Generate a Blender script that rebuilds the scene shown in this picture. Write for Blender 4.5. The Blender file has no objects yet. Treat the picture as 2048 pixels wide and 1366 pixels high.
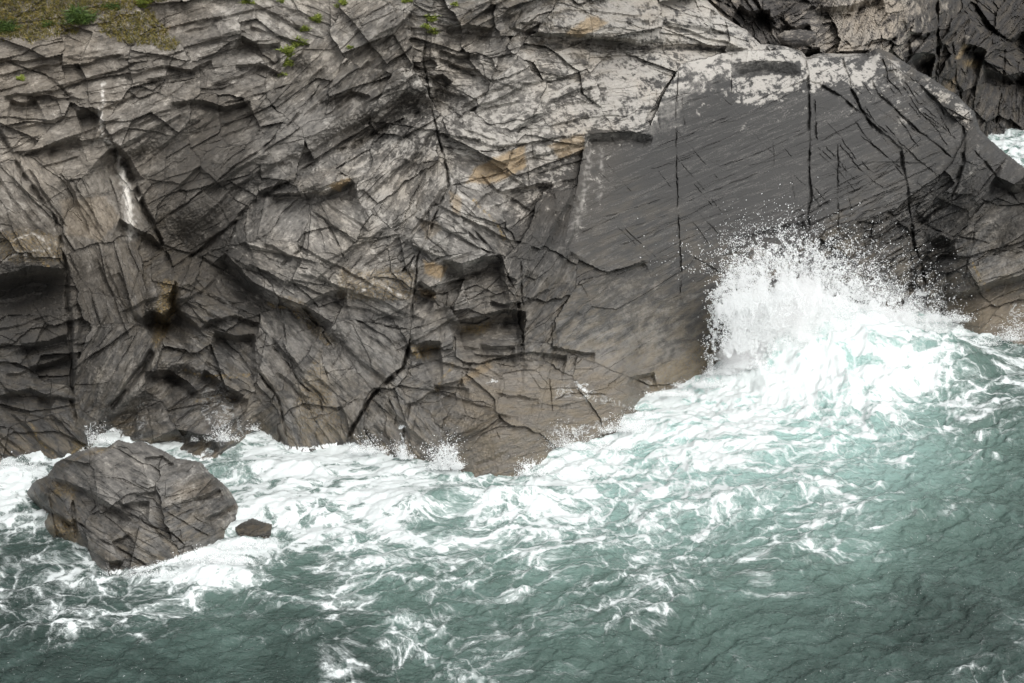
import bpy, math, time
import numpy as np
from mathutils import Vector
T0 = time.time()
F = np.float32
# ------------------------------------------------------------------ camera, sky, light
STEP = 1.8
FPX, PITCH, CAMH = 3248.0, math.radians(24.0), 28.0
scene = bpy.context.scene
COL = scene.collection
cam_d = bpy.data.cameras.new("camera")
cam_d.sensor_width = 36.0
cam_d.lens = 36.0 * FPX / 2048.0
cam_d.clip_end = 2000.0
cam = bpy.data.objects.new("camera", cam_d)
cam.location = (0, 0, CAMH)
cam.rotation_euler = (math.radians(90) - PITCH, 0, 0)
COL.objects.link(cam)
scene.camera = cam

SUN_EL, SUN_AZ = math.radians(50), math.radians(148)     # azimuth from +Y (into the picture), negative = left
world = bpy.data.worlds.new("World")
scene.world = world
world.use_nodes = True
wt = world.node_tree
wt.nodes.clear()
sky = wt.nodes.new("ShaderNodeTexSky")
sky.sky_type = 'NISHITA'
sky.sun_disc = False
sky.sun_elevation = SUN_EL
sky.sun_rotation = SUN_AZ
sky.air_density = 1.0
sky.dust_density = 4.0
hs = wt.nodes.new("ShaderNodeHueSaturation")             # overcast: the blue is taken out of the sky
hs.inputs['Saturation'].default_value = 0.12
bgn = wt.nodes.new("ShaderNodeBackground")
bgn.inputs['Strength'].default_value = 0.15
wo = wt.nodes.new("ShaderNodeOutputWorld")
wt.links.new(sky.outputs[0], hs.inputs['Color'])
wt.links.new(hs.outputs[0], bgn.inputs['Color'])
wt.links.new(bgn.outputs[0], wo.inputs['Surface'])
sd = bpy.data.lights.new("sun", 'SUN')
sd.energy = 0.65
sd.angle = math.radians(36)
sd.color = (1.0, 0.955, 0.89)
so = bpy.data.objects.new("sun", sd)
sdir = Vector((math.sin(SUN_AZ) * math.cos(SUN_EL), math.cos(SUN_AZ) * math.cos(SUN_EL), math.sin(SUN_EL)))
so.rotation_euler = (sdir).to_track_quat('Z', 'Y').to_euler()
so.location = (0, 0, 60)
COL.objects.link(so)
scene.view_settings.view_transform = 'Standard'
scene.view_settings.look = 'None'
scene.view_settings.exposure = 0.66
scene.view_settings.gamma = 1.0
scene.cycles.use_denoising = True
scene.cycles.use_adaptive_sampling = True
scene.cycles.adaptive_threshold = 0.01
scene.cycles.max_bounces = 8
scene.cycles.diffuse_bounces = 5
scene.cycles.transmission_bounces = 6
scene.cycles.glossy_bounces = 2
scene.cycles.volume_bounces = 6
scene.cycles.volume_step_rate = 2.0
scene.cycles.volume_max_steps = 64
scene.cycles.transparent_max_bounces = 8

# ------------------------------------------------------------------ numpy noise kit
def _h(ix, iy, s):
    x = ix.astype(np.int64).astype(np.uint32)
    y = iy.astype(np.int64).astype(np.uint32)
    h = x * np.uint32(374761393) + y * np.uint32(668265263) + np.uint32((s * 2246822519 + 97) & 0xffffffff)
    h = (h ^ (h >> np.uint32(13))) * np.uint32(1274126177)
    h = (h ^ (h >> np.uint32(16))) * np.uint32(2246822519)
    h = h ^ (h >> np.uint32(15))
    return h

def h01(ix, iy, s):
    return (_h(ix, iy, s) & np.uint32(0xffffff)).astype(F) / F(16777216.0)

def perlin(x, y, s=0):
    x0 = np.floor(x); y0 = np.floor(y)
    fx = (x - x0).astype(F); fy = (y - y0).astype(F)
    u = fx * fx * fx * (fx * (fx * 6 - 15) + 10); v = fy * fy * fy * (fy * (fy * 6 - 15) + 10)
    def g(dx, dy):
        a = h01(x0 + dx, y0 + dy, s) * F(2 * math.pi)
        return np.cos(a) * (fx - dx) + np.sin(a) * (fy - dy)
    a = g(0, 0) * (1 - u) + g(1, 0) * u
    b = g(0, 1) * (1 - u) + g(1, 1) * u
    return ((a * (1 - v) + b * v) * F(1.5)).astype(F)

def fbm(x, y, o=4, s=0, g=0.5, l=2.03):
    t = 0; a = 1.0; n = 0
    for i in range(o):
        t = t + a * perlin(x, y, s + i * 17)
        n += a; a *= g
        x = x * l + 13.7; y = y * l + 5.3
    return (t / n).astype(F)

def cells(x, y, s, jit=0.92):
    """nearest and second nearest jittered cell: (ix, iy, dx, dy, F2-F1)"""
    x0 = np.floor(x); y0 = np.floor(y)
    b1 = np.full(x.shape, 1e9, F); b2 = b1.copy()
    bi = np.zeros(x.shape, F); bj = bi.copy(); bdx = bi.copy(); bdy = bi.copy()
    for i in (-1, 0, 1):
        for j in (-1, 0, 1):
            cx = x0 + i; cy = y0 + j
            dx = (x - cx - 0.5 - (h01(cx, cy, s) - 0.5) * jit).astype(F)
            dy = (y - cy - 0.5 - (h01(cx, cy, s + 1) - 0.5) * jit).astype(F)
            d = dx * dx + dy * dy
            m = d < b1
            b2 = np.where(m, b1, np.minimum(b2, d))
            b1 = np.where(m, d, b1)
            bi = np.where(m, cx, bi); bj = np.where(m, cy, bj)
            bdx = np.where(m, dx, bdx); bdy = np.where(m, dy, bdy)
    return bi, bj, bdx, bdy, (np.sqrt(b2) - np.sqrt(b1)).astype(F)

def sst(a, b, x):
    t = np.clip((x - a) / (b - a), 0, 1)
    return (t * t * (3 - 2 * t)).astype(F)

def plates(a, b, L, asp, s, bias=0.6, crack=0.0, rnd=1.0):
    """fractured bedded rock: each plate its own height and tilt; plates stand proud at their lower edge"""
    ix, iy, dx, dy, e = cells(a / (L * asp), b / L, s)
    o = h01(ix, iy, s + 5) - 0.5
    gx = h01(ix, iy, s + 6) - 0.5
    gy = h01(ix, iy, s + 7) - 0.5
    h = o * 0.9 * rnd + gx * 1.1 * dx + (gy * 1.0 - bias) * dy
    if crack:
        h = h - crack * np.exp(-(e / 0.045) ** 2)
    return h.astype(F)

# ------------------------------------------------------------------ survey: sight lines <-> ground
cp, sp_ = math.cos(PITCH), math.sin(PITCH)
def ray(u, v):
    du = (u - 1024.0) / FPX; dv = (v - 683.0) / FPX
    return du, cp - dv * sp_, -sp_ - dv * cp
def tanphi(u, v):
    dx, dy, dz = ray(u, v)
    return -dz / dy
def at_y(u, v, Y):
    dx, dy, dz = ray(u, v)
    k = Y / dy
    return dx * k, Y, CAMH + dz * k
def sea_y(u, v, z=0.0):
    return (CAMH - z) / tanphi(u, v)

def poly_d(U, V, pts):
    """distance to an open polyline, signed side (+ = below), fraction along it"""
    best = np.full(U.shape, 1e9, F); side = np.ones(U.shape, F); par = np.zeros(U.shape, F)
    P = np.array(pts, float); L = np.hypot(*(P[1:] - P[:-1]).T); T = L.sum(); acc = 0
    for k in range(len(P) - 1):
        a = P[k]; d = P[k + 1] - a
        t = ((U - a[0]) * d[0] + (V - a[1]) * d[1]) / (d @ d)
        tc = np.clip(t, 0, 1)
        ex = U - a[0] - tc * d[0]; ey = V - a[1] - tc * d[1]
        r = np.hypot(ex, ey)
        m = r < best
        cr = d[0] * (V - a[1]) - d[1] * (U - a[0])
        sgn = np.where(cr > 0, 1, -1) * (1 if d[0] >= 0 else -1)
        best = np.where(m, r, best); side = np.where(m, sgn, side)
        par = np.where(m, (acc + tc * L[k]) / T, par); acc += L[k]
    return best.astype(F), side.astype(F), par.astype(F)

def box(U, V, pts, pad):
    P = np.array(pts, float)
    u = U[0]; v = V[:, 0]
    i0, i1 = np.searchsorted(u, [P[:, 0].min() - pad, P[:, 0].max() + pad])
    j0, j1 = np.searchsorted(v, [P[:, 1].min() - pad, P[:, 1].max() + pad])
    return (slice(j0, j1), slice(i0, i1))

def poly_sd(U, V, pts):
    """signed distance to a closed polygon, + inside"""
    P = np.array(pts, float); ins = np.zeros(U.shape, bool); best = np.full(U.shape, 1e9, F)
    for k in range(len(P)):
        a = P[k]; b = P[(k + 1) % len(P)]; d = b - a
        t = np.clip(((U - a[0]) * d[0] + (V - a[1]) * d[1]) / (d @ d + 1e-9), 0, 1)
        best = np.minimum(best, np.hypot(U - a[0] - t * d[0], V - a[1] - t * d[1]))
        c = ((a[1] > V) != (b[1] > V))
        if a[1] != b[1]:
            xs = (b[0] - a[0]) * (V - a[1]) / (b[1] - a[1]) + a[0]
            ins ^= c & (U < xs)
    return np.where(ins, best, -best).astype(F)

class Sheet:
    """a relief survey: U, V grid; warped copies; recess map R (metres away from the viewer)"""
    def __init__(s, u0, u1, v0, v1, step, seed):
        s.U, s.V = np.meshgrid(np.arange(u0, u1, step, dtype=F), np.arange(v0, v1, step, dtype=F))
        s.seed = seed
        U, V = s.U, s.V
        s.wu = 9 * fbm(U / 70, V / 70, 4, seed + 1) + 1.5 * perlin(U / 5, V / 5, seed + 3)
        s.wv = 9 * fbm(U / 70, V / 70, 4, seed + 2) + 1.5 * perlin(U / 5, V / 5, seed + 4)
        s.R = np.zeros(U.shape, F)
        s.att = {}
    def groove(s, pts, w, d, wob=0.7, pw=3.0):
        b = box(s.U, s.V, pts, w * 4 + 16)
        if s.U[b].size == 0: return
        D, sd, t = poly_d(s.U[b] + wob * s.wu[b], s.V[b] + wob * s.wv[b], pts)
        tap = np.clip(np.minimum(t, 1 - t) / 0.12 + 0.35, 0, 1)
        w = w * 0.68
        brk = 0.25 + 0.75 * sst(-.35, .25, perlin(s.U[b] / 27 + w * 7, s.V[b] / 27, s.seed + 41))
        d = d * 0.8 * brk
        ww = w * tap * (0.75 + 0.5 * perlin(s.U[b] / 31, s.V[b] / 31, s.seed + 40))
        s.R[b] += tap * (d * np.exp(-(D / np.maximum(ww, 0.6)) ** pw) + 0.13 * d * sd * np.exp(-D / (5 * w)) * (D > 0.5 * w))
    def ledge(s, pts, w, A, rec=60, up=0.35, wob=0.6):
        """an overhang: its underside goes back A metres over w, then the rock below comes forward again over rec"""
        A = A * 1.5; pad = w + rec * 2.2 + 16
        b = box(s.U, s.V, pts, pad)
        if s.U[b].size == 0: return
        D, sd, t = poly_d(s.U[b] + wob * s.wu[b], s.V[b] + wob * s.wv[b], pts)
        ends = ((t <= 0.0005) | (t >= 0.9995))
        tap = np.clip(np.minimum(t, 1 - t) / 0.10, 0, 1) ** 0.7
        ww = w * (0.35 + 0.65 * tap)
        q = D * sd
        r = np.where(q > 0, np.where(q < ww, A * q / ww, A * np.exp(-(q - ww) / rec)), -A * up * np.exp(q / (rec * 0.8)))
        s.R[b] += r * tap * np.where(ends, 0, 1)
    def bump(s, u, v, ru, rv, amt, ang=0):
        c, n = math.cos(math.radians(ang)), math.sin(math.radians(ang))
        b = box(s.U, s.V, [(u, v)], max(ru, rv) * 2.8)
        x = s.U[b] + s.wu[b] * 1.5 - u; y = s.V[b] + s.wv[b] * 1.5 - v
        a = (x * c - y * n) / ru; e = (x * n + y * c) / rv
        s.R[b] -= amt * np.exp(-(a * a + e * e))
    def mask(s, name, pts, soft=6, val=1.0, wob=1.0, rag=0.0, rs=14.0):
        m = s.att.setdefault(name, np.zeros(s.U.shape, F))
        b = box(s.U, s.V, pts, soft * 2 + 30)
        if s.U[b].size == 0: return
        D = poly_sd(s.U[b] + wob * s.wu[b], s.V[b] + wob * s.wv[b], pts)
        if rag: D = D + rag * fbm(s.U[b] / rs, s.V[b] / rs, 3, s.seed + 60)
        k = sst(-soft, soft, D)
        m[b] = m[b] * (1 - k) + val * k
    def line(s, name, pts, w, val=1.0, wob=1.0, brk=0.0):
        m = s.att.setdefault(name, np.zeros(s.U.shape, F))
        b = box(s.U, s.V, pts, w * 3 + 16)
        if s.U[b].size == 0: return
        D, sd, t = poly_d(s.U[b] + wob * s.wu[b], s.V[b] + wob * s.wv[b], pts)
        k = np.exp(-(D / (w * (0.7 + 0.6 * perlin(s.U[b] / 12, s.V[b] / 12, 77)))) ** 2) * val
        if brk: k = k * sst(-brk, brk, perlin(s.U[b] / 9, s.V[b] / 9, 78) + 0.1)
        m[b] = np.maximum(m[b], k)

def field(U, V, pts, sig, cols=1):
    """smooth map through scattered survey values (u, v, value...)"""
    P = np.array(pts, F); W = np.full(U.shape, 1e-9, F); out = [np.zeros(U.shape, F) for _ in range(cols)]
    for p in P:
        w = np.exp(-(((U - p[0]) ** 2 + (V - p[1]) ** 2) / (2 * sig * sig))) + 1e-7 / (1 + ((U - p[0]) ** 2 + (V - p[1]) ** 2) / 1e4)
        W += w
        for k in range(cols): out[k] += w * p[2 + k]
    r = [o / W for o in out]
    return r[0] if cols == 1 else r

# ------------------------------------------------------------------ mesh building
def tag(o, label=None, cat=None, group=None, kind=None):
    if label: o["label"] = label
    if cat: o["category"] = cat
    if group: o["group"] = group
    if kind: o["kind"] = kind
    return o

def mesh_arrays(name, co, faces_flat, nv, mat, parent=None, smooth=False, attrs=None):
    """co (N,3); faces_flat loop vertex indices, nv vertices per face"""
    me = bpy.data.meshes.new(name)
    n = len(co); nf = len(faces_flat) // nv
    me.vertices.add(n); me.vertices.foreach_set("co", np.ascontiguousarray(co, F).ravel())
    me.loops.add(nf * nv); me.loops.foreach_set("vertex_index", np.ascontiguousarray(faces_flat, np.int32).ravel())
    me.polygons.add(nf)
    me.polygons.foreach_set("loop_start", np.arange(0, nf * nv, nv, dtype=np.int32))
    me.polygons.foreach_set("loop_total", np.full(nf, nv, np.int32))
    me.polygons.foreach_set("use_smooth", np.full(nf, smooth, bool))
    me.update(calc_edges=True)
    for k, (ty, arr) in (attrs or {}).items():
        at = me.attributes.new(k, ty, 'POINT')
        at.data.foreach_set("color" if ty == 'FLOAT_COLOR' else ("vector" if ty == 'FLOAT_VECTOR' else "value"), np.ascontiguousarray(arr, F).ravel())
    me.materials.append(mat)
    o = bpy.data.objects.new(name, me); COL.objects.link(o)
    if parent: o.parent = parent
    return o

def grid_mesh(name, X, Y, Z, keep, mat, attrs, smooth=False, parent=None):
    """keep: boolean face mask (h-1, w-1)"""
    h, w = X.shape
    idx = np.arange(h * w, dtype=np.int64).reshape(h, w)
    q = np.stack([idx[1:, :-1], idx[1:, 1:], idx[:-1, 1:], idx[:-1, :-1]], -1)[keep]
    used = np.zeros(h * w, bool); used[q.ravel()] = True
    re = np.cumsum(used) - 1
    q = re[q]
    co = np.stack([X, Y, Z], -1).reshape(-1, 3)[used]
    at = {k: (ty, a.reshape(h * w, -1)[used]) for k, (ty, a) in attrs.items()}
    return mesh_arrays(name, co, q.ravel(), 4, mat, parent, smooth, at)

# ------------------------------------------------------------------ materials
def newmat(name):
    m = bpy.data.materials.new(name); m.use_nodes = True
    nt = m.node_tree; nt.nodes.clear()
    out = nt.nodes.new("ShaderNodeOutputMaterial")
    bs = nt.nodes.new("ShaderNodeBsdfPrincipled")
    nt.links.new(bs.outputs[0], out.inputs[0])
    return m, nt, bs

class NB:
    def __init__(s, nt): s.nt = nt
    def n(s, t, **k):
        x = s.nt.nodes.new(t)
        for a, b in k.items(): setattr(x, a, b)
        return x
    def l(s, a, b): s.nt.links.new(a, b)
    def put(s, sock, v):
        if isinstance(v, bpy.types.NodeSocket): s.l(v, sock)
        else: sock.default_value = v
    def m(s, op, a, b=0.0, c=None, clamp=False):
        x = s.n("ShaderNodeMath", operation=op, use_clamp=clamp)
        s.put(x.inputs[0], a); s.put(x.inputs[1], b)
        if c is not None: s.put(x.inputs[2], c)
        return x.outputs[0]
    def mr(s, v, a, b, c=0.0, d=1.0, sm=True):
        x = s.n("ShaderNodeMapRange", interpolation_type='SMOOTHSTEP' if sm else 'LINEAR')
        for i, q in enumerate((v, a, b, c, d)): s.put(x.inputs[i], q)
        return x.outputs[0]
    def mix(s, f, a, b, mode='MIX'):
        x = s.n("ShaderNodeMix", data_type='RGBA', blend_type=mode)
        s.put(x.inputs[0], f)
        for i, q in ((6, a), (7, b)):
            if isinstance(q, tuple) and len(q) == 3: q = (*q, 1)
            s.put(x.inputs[i], q)
        return x.outputs[2]
    def noise(s, vec, scale, det=5, rough=0.55, dist=0.0, ty=None):
        x = s.n("ShaderNodeTexNoise")
        if ty: x.noise_type = ty
        s.put(x.inputs['Vector'], vec)
        x.inputs['Scale'].default_value = scale; x.inputs['Detail'].default_value = det
        x.inputs['Roughness'].default_value = rough; x.inputs['Distortion'].default_value = dist
        return x.outputs[0]
    def vor(s, vec, scale, feat='DISTANCE_TO_EDGE', rnd=1.0):
        x = s.n("ShaderNodeTexVoronoi", feature=feat)
        s.put(x.inputs['Vector'], vec); x.inputs['Scale'].default_value = scale
        x.inputs['Randomness'].default_value = rnd
        return x.outputs[0]
    def sc(s, vec, v3, off=(0, 0, 0)):
        x = s.n("ShaderNodeMapping"); s.put(x.inputs['Vector'], vec)
        x.inputs['Scale'].default_value = v3; x.inputs['Location'].default_value = off
        return x.outputs[0]
    def attr(s, name):
        return s.n("ShaderNodeAttribute", attribute_name=name)
    def sep(s, col):
        x = s.n("ShaderNodeSeparateColor"); s.l(col, x.inputs[0]); return x.outputs

def rock_material(name, dark=(0.042, 0.0413, 0.040), mid=(0.200, 0.191, 0.176), pale=(0.405, 0.387, 0.355)):
    m, nt, bs = newmat(name); b = NB(nt)
    tone = b.attr("tone"); aux = b.attr("aux"); bed = b.attr("bed")
    tr, tg, tb = b.sep(tone.outputs['Color'])[:3]; ta = tone.outputs['Alpha']      # pale, ochre, wet, foam
    ar, ag, ab = b.sep(aux.outputs['Color'])[:3]; aa = aux.outputs['Alpha']        # vein, weed, white stain, bright
    P = b.n("ShaderNodeNewGeometry").outputs['Position']
    B = bed.outputs['Vector']
    fine = b.noise(b.sc(B, (1.6, 9, 1)), 1.0, 8, 0.65)           # bedding lines
    fin2 = b.noise(b.sc(B, (3.0, 26, 1)), 1.0, 5, 0.6)
    pat = b.noise(b.sc(B, (1.0, 1.9, 1)), 1.3, 9, 0.68, 0.6)     # lichen / bleached patches
    pat2 = b.noise(P, 4.5, 8, 0.7)
    big = b.noise(P, 0.35, 4, 0.5)
    spk = b.noise(P, 17.0, 4, 0.7)
    # mid-tone over dark rock
    f1 = b.m('ADD', b.m('MULTIPLY', pat, 0.75), b.m('MULTIPLY', fine, 0.35))
    f1 = b.m('ADD', f1, b.m('MULTIPLY', b.m('SUBTRACT', pat2, 0.5), 0.5))
    f1 = b.m('ADD', f1, b.m('MULTIPLY', b.m('SUBTRACT', aa, 0.5), 0.9))
    mf = b.mr(f1, 0.36, 0.70)
    colr = b.mix(mf, dark, mid)
    # pale bleached crust, ragged
    pf = b.m('ADD', b.m('MULTIPLY', tr, 1.0), b.m('MULTIPLY', b.m('SUBTRACT', pat, 0.5), 1.9))
    pf = b.m('ADD', pf, b.m('MULTIPLY', b.m('SUBTRACT', pat2, 0.5), 1.3))
    pf = b.m('MULTIPLY', b.mr(pf, 0.40, 0.62), b.mr(tr, 0.02, 0.2))
    colr = b.mix(b.m('MULTIPLY', pf, b.mr(tr, 0.0, 0.9, 0.45, 1.0, False)), colr, pale)
    # brownish drift
    colr = b.mix(b.m('MULTIPLY', b.m('MULTIPLY', b.mr(big, 0.45, 0.65), 0.25), b.mr(ar, 0.0, 1.0, 1.0, 0.1, False)), colr, b.mix(1.0, colr, (1.12, 0.98, 0.80), 'MULTIPLY'))
    # ochre
    of = b.m('MULTIPLY', tg, b.mr(b.m('ADD', pat2, b.m('MULTIPLY', pat, 0.6)), 0.5, 0.85, 0.25, 1.0))
    colr = b.mix(of, colr, (0.30, 0.22, 0.125))
    # pale thin veins on the smooth slab
    vn = b.noise(b.sc(B, (0.28, 2.7, 1)), 1.0, 5, 0.62, 0.15)
    vl = b.m('SUBTRACT', 1.0, b.m('MULTIPLY', b.m('ABSOLUTE', b.m('SUBTRACT', vn, 0.5)), 38.0), clamp=True)
    vl = b.m('MULTIPLY', vl, b.mr(spk, 0.42, 0.6))
    vb = b.m('MULTIPLY', b.mr(b.noise(b.sc(B, (0.5, 2.0, 1)), 0.9, 3), 0.48, 0.7), b.mr(spk, 0.5, 0.62, 0, 0.5))
    vf = b.m('MULTIPLY', ar, b.m('MAXIMUM', vl, vb))
    colr = b.mix(b.m('MULTIPLY', vf, 0.27), colr, (0.30, 0.285, 0.265))
    # weed (golden brown) and white run-down stain
    wf = b.m('MULTIPLY', ag, b.mr(b.noise(P, 11.0, 6, 0.75), 0.42, 0.6))
    colr = b.mix(wf, colr, (0.30, 0.20, 0.055))
    sf = b.m('MULTIPLY', ab, b.mr(b.noise(b.sc(P, (3, 1, 0.7)), 4.0, 6, 0.7), 0.32, 0.5))
    colr = b.mix(sf, colr, (0.66, 0.63, 0.58))
    # wet: darker, slicker, olive-brown film
    film = b.mr(b.noise(b.sc(B, (0.8, 2.2, 1)), 1.6, 6, 0.65), 0.42, 0.62)
    wetc = b.mix(b.m('MULTIPLY', film, 0.65), b.mix(0.45, colr, (0.03, 0.029, 0.026)), (0.165, 0.135, 0.092))
    colr = b.mix(tb, colr, wetc)
    # foam and water running over the rock
    fo1 = b.noise(b.sc(P, (1.6, 1.6, 1.2)), 1.3, 7, 0.7, 1.0)
    fr = b.m('SUBTRACT', 1.0, b.m('MULTIPLY', b.m('ABSOLUTE', b.m('SUBTRACT', fo1, 0.5)), 9.0), clamp=True)
    ff = b.mr(b.m('ADD', ta, b.m('ADD', b.m('MULTIPLY', fr, 0.45), b.m('MULTIPLY', b.m('SUBTRACT', fo1, 0.5), 1.2))), 0.75, 1.0)
    ff = b.m('MULTIPLY', ff, b.mr(ta, 0.02, 0.15))
    colr = b.mix(ff, colr, (0.84, 0.87, 0.87))
    b.l(colr, bs.inputs['Base Color'])
    rg = b.m('SUBTRACT', 0.82, b.m('MULTIPLY', tb, 0.46))
    rg = b.m('ADD', rg, b.m('MULTIPLY', b.m('SUBTRACT', spk, 0.5), 0.3))
    b.l(rg, bs.inputs['Roughness'])
    bs.inputs['Specular IOR Level'].default_value = 0.42
    # bump: bedding, grain and hairline cracks
    wv = b.n("ShaderNodeVectorMath", operation='ADD')
    nz = b.n("ShaderNodeTexNoise"); b.l(B, nz.inputs['Vector']); nz.inputs['Scale'].default_value = 1.5
    b.l(b.sc(nz.outputs['Color'], (0.5, 0.3, 0)), wv.inputs[0]); b.l(B, wv.inputs[1])
    cr1 = b.mr(b.vor(b.sc(wv.outputs[0], (1.0, 2.6, 1)), 1.5), 0.0, 0.035)
    cr2 = b.mr(b.vor(b.sc(wv.outputs[0], (1.3, 3.2, 1), (3, 7, 1)), 4.2), 0.0, 0.07)
    hgt = b.m('ADD', b.m('MULTIPLY', fine, 0.6), b.m('MULTIPLY', fin2, 0.25))
    hgt = b.m('ADD', hgt, b.m('MULTIPLY', spk, 0.06))
    hgt = b.m('ADD', hgt, b.m('MULTIPLY', pat2, 0.22))
    ck = b.m('ADD', b.m('MULTIPLY', cr1, 0.18), b.m('MULTIPLY', cr2, 0.10))
    rough = b.mr(ar, 0.0, 1.0, 1.0, 0.12, False)
    hgt = b.m('ADD', hgt, b.m('MULTIPLY', ck, rough))
    bp = b.n("ShaderNodeBump"); bp.inputs['Distance'].default_value = 0.09
    b.l(b.mr(ar, 0.0, 1.0, 1.0, 0.65, False), bp.inputs['Strength'])
    b.l(hgt, bp.inputs['Height']); b.l(bp.outputs[0], bs.inputs['Normal'])
    return m

ROCK = rock_material("slate_rock")
FAR = rock_material("shaded_slate", (0.028, 0.026, 0.025), (0.125, 0.113, 0.10), (0.30, 0.27, 0.23))  # darker copy of the slate: the far wall's shade is put into its colours

def plain(name, col, rough=0.6, **k):
    m, nt, bs = newmat(name)
    bs.inputs['Base Color'].default_value = (*col, 1); bs.inputs['Roughness'].default_value = rough
    for a, v in k.items(): bs.inputs[a.replace('_', ' ')].default_value = v
    return m, nt, bs

# ------------------------------------------------------------------ bedding regions: (u, v, bedding angle in degrees, +ve rises to the right)
BEDS = [(60,150,15),(200,140,10),(330,150,12),(450,130,15),(420,60,20),(560,60,-20),(620,150,40),(720,180,42),(760,90,40),(800,220,35),(880,80,-10),
(920,150,-15),(950,60,25),(1050,30,30),(1110,85,0),(1250,50,-5),(1400,40,-10),(1020,200,20),(1150,200,15),(1250,160,10),(960,300,-20),(1080,320,15),
(60,230,5),(130,290,15),(80,400,-50),(200,420,-60),(300,230,25),(320,320,35),(450,250,30),(480,330,35),(420,430,40),(560,360,10),(640,370,20),(700,300,35),
(780,330,50),(840,400,60),(560,430,45),(660,450,-35),(560,520,-20),(640,560,-25),(740,520,30),(760,600,-20),(900,470,-25),(960,430,-30),(1020,400,30),
(900,560,20),(960,590,15),(860,640,25),(1070,560,60),(1110,450,65),(1090,640,45),(1200,600,28),(1350,600,25),(1250,700,25),(1400,680,30),(980,690,-5),
(880,760,20),(760,690,-40),(950,780,-15),(1050,800,0),(1000,880,20),(800,850,-50),(640,760,-45),(560,700,-50),(660,850,-60),(480,700,-40),(420,620,-25),
(480,560,-30),(330,560,30),(240,560,-70),(60,620,10),(90,700,10),(60,800,-10),(220,740,60),(80,880,-40),(380,800,35),(300,860,10),(450,860,40),
(1700,480,25),(1780,500,35),(1850,400,30),(1900,430,40),(1960,340,35),(1960,480,30),(1990,560,25),(1950,620,25),(2010,660,20),(-100,200,15),(-100,500,20),
(-100,800,0),(2200,450,30),(2200,650,20),(400,-80,15),(800,-80,30),(1200,-80,0),(1600,-80,-10),(1600,20,-10),(1560,620,25),(1750,640,25)]
SLAB = [(1128,485),(1160,330),(1172,268),(1295,262),(1330,180),(1362,128),(1460,104),(1590,100),(1612,118),(1760,108),(1852,178),(1935,262),(1905,330),
        (1850,370),(1790,420),(1690,445),(1440,545),(1360,500),(1300,520),(1215,545),(1150,515)]
LOWER = [(1160,560),(1215,548),(1300,520),(1360,500),(1440,545),(1500,560),(1560,760),(1300,770),(1200,730),(1120,700),(1110,640)]

def region_coords(S, beds, slabs, mper):
    """local bedding coordinates (metres) from the nearest bedding region, borders made ragged"""
    U, V = S.U, S.V
    Uw = U + 26 * fbm(U / 90, V / 90, 4, S.seed + 9); Vw = V + 26 * fbm(U / 90, V / 90, 4, S.seed + 10)
    best = np.full(U.shape, 1e12, F); sec = best.copy()
    cu = np.zeros(U.shape, F); cv = cu.copy(); an = cu.copy(); rid = cu.copy()
    for i, (u, v, a) in enumerate(beds):
        d = (Uw - u) ** 2 + (Vw - v) ** 2
        m = d < best
        sec = np.where(m, best, np.minimum(sec, d)); best = np.where(m, d, best)
        cu[m] = u; cv[m] = v; an[m] = a; rid[m] = i
    edge = np.sqrt(sec) - np.sqrt(best)
    sm = np.zeros(U.shape, F)
    for pts, u, v, a, r in slabs:
        D = poly_sd(U + S.wu * 0.6, V + S.wv * 0.6, pts)
        m = D > 0
        cu[m] = u; cv[m] = v; an[m] = a; rid[m] = 500 + u; edge[m] = 99
        sm = np.where(m, r, sm)
    t = np.radians(an)
    x = (U - cu); y = -(V - cv)
    a = (x * np.cos(t) + y * np.sin(t)) * mper
    b = (-x * np.sin(t) + y * np.cos(t)) * mper
    return a.astype(F), b.astype(F), rid, edge, sm

# ================================================================== THE CLIFF
S = Sheet(-330, 2400, -190, 1010, STEP, 3)
U, V = S.U, S.V
WL = [(-400,930),(0,925),(60,915),(110,930),(160,915),(190,885),(230,872),(260,880),(330,900),(400,915),(440,908),(480,885),(505,852),(540,862),(570,893),(620,897),(700,884),
      (760,905),(860,922),(900,940),(950,958),(1000,958),(1050,945),(1130,895),(1180,880),(1240,868),(1270,830),(1255,800),(1330,788),(1400,758),(1480,730),(1520,705),(1600,690),(1700,660),(1800,625),
      (1870,612),(1900,640),(1960,680),(2048,692),(2150,705),(2400,730)]
wl = np.interp(U[0], [p[0] for p in WL], [p[1] for p in WL]).astype(F)
def smooth1(a, sig):
    n = int(sig * 3 / STEP); k = np.exp(-0.5 * (np.arange(-n, n + 1) * STEP / sig) ** 2); k /= k.sum()
    return np.convolve(np.pad(a, n, mode='edge'), k, mode='valid').astype(F)
wls = smooth1(wl, 110)
Yd = sea_y(U[0], smooth1(wl, 7))[None, :]; Ys = sea_y(U[0], wls)[None, :]
TP = tanphi(U, V).astype(F)
cot = np.interp(U[0], [-400, 300, 900, 1200, 1500, 1900, 2400], [0.50, 0.50, 0.62, 0.66, 0.62, 0.45, 0.45])[None, :].astype(F)
y1 = (Ys + CAMH * cot) / (1 + cot * TP)
z1 = CAMH - TP * y1
wgt = np.exp(-np.maximum(z1, 0) / 1.6)
cotd = cot
Yb = Ys + (Yd - Ys) * wgt
base = (Yb + CAMH * cotd) / (1 + cotd * TP)
MPP = 58.0 / FPX
a, b, rid, edge, slabm = region_coords(S, BEDS, [(LOWER, 1250, 620, 28, 0.5), (SLAB, 1500, 300, 22, 1.0)], MPP)
rightend = sst(1600, 1850, U)
rough = 1.0 - slabm * np.where(slabm > 0.9, 0.97 - 0.22 * rightend, 1.08)
rough = np.clip(rough, 0.02, 1)
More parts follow.
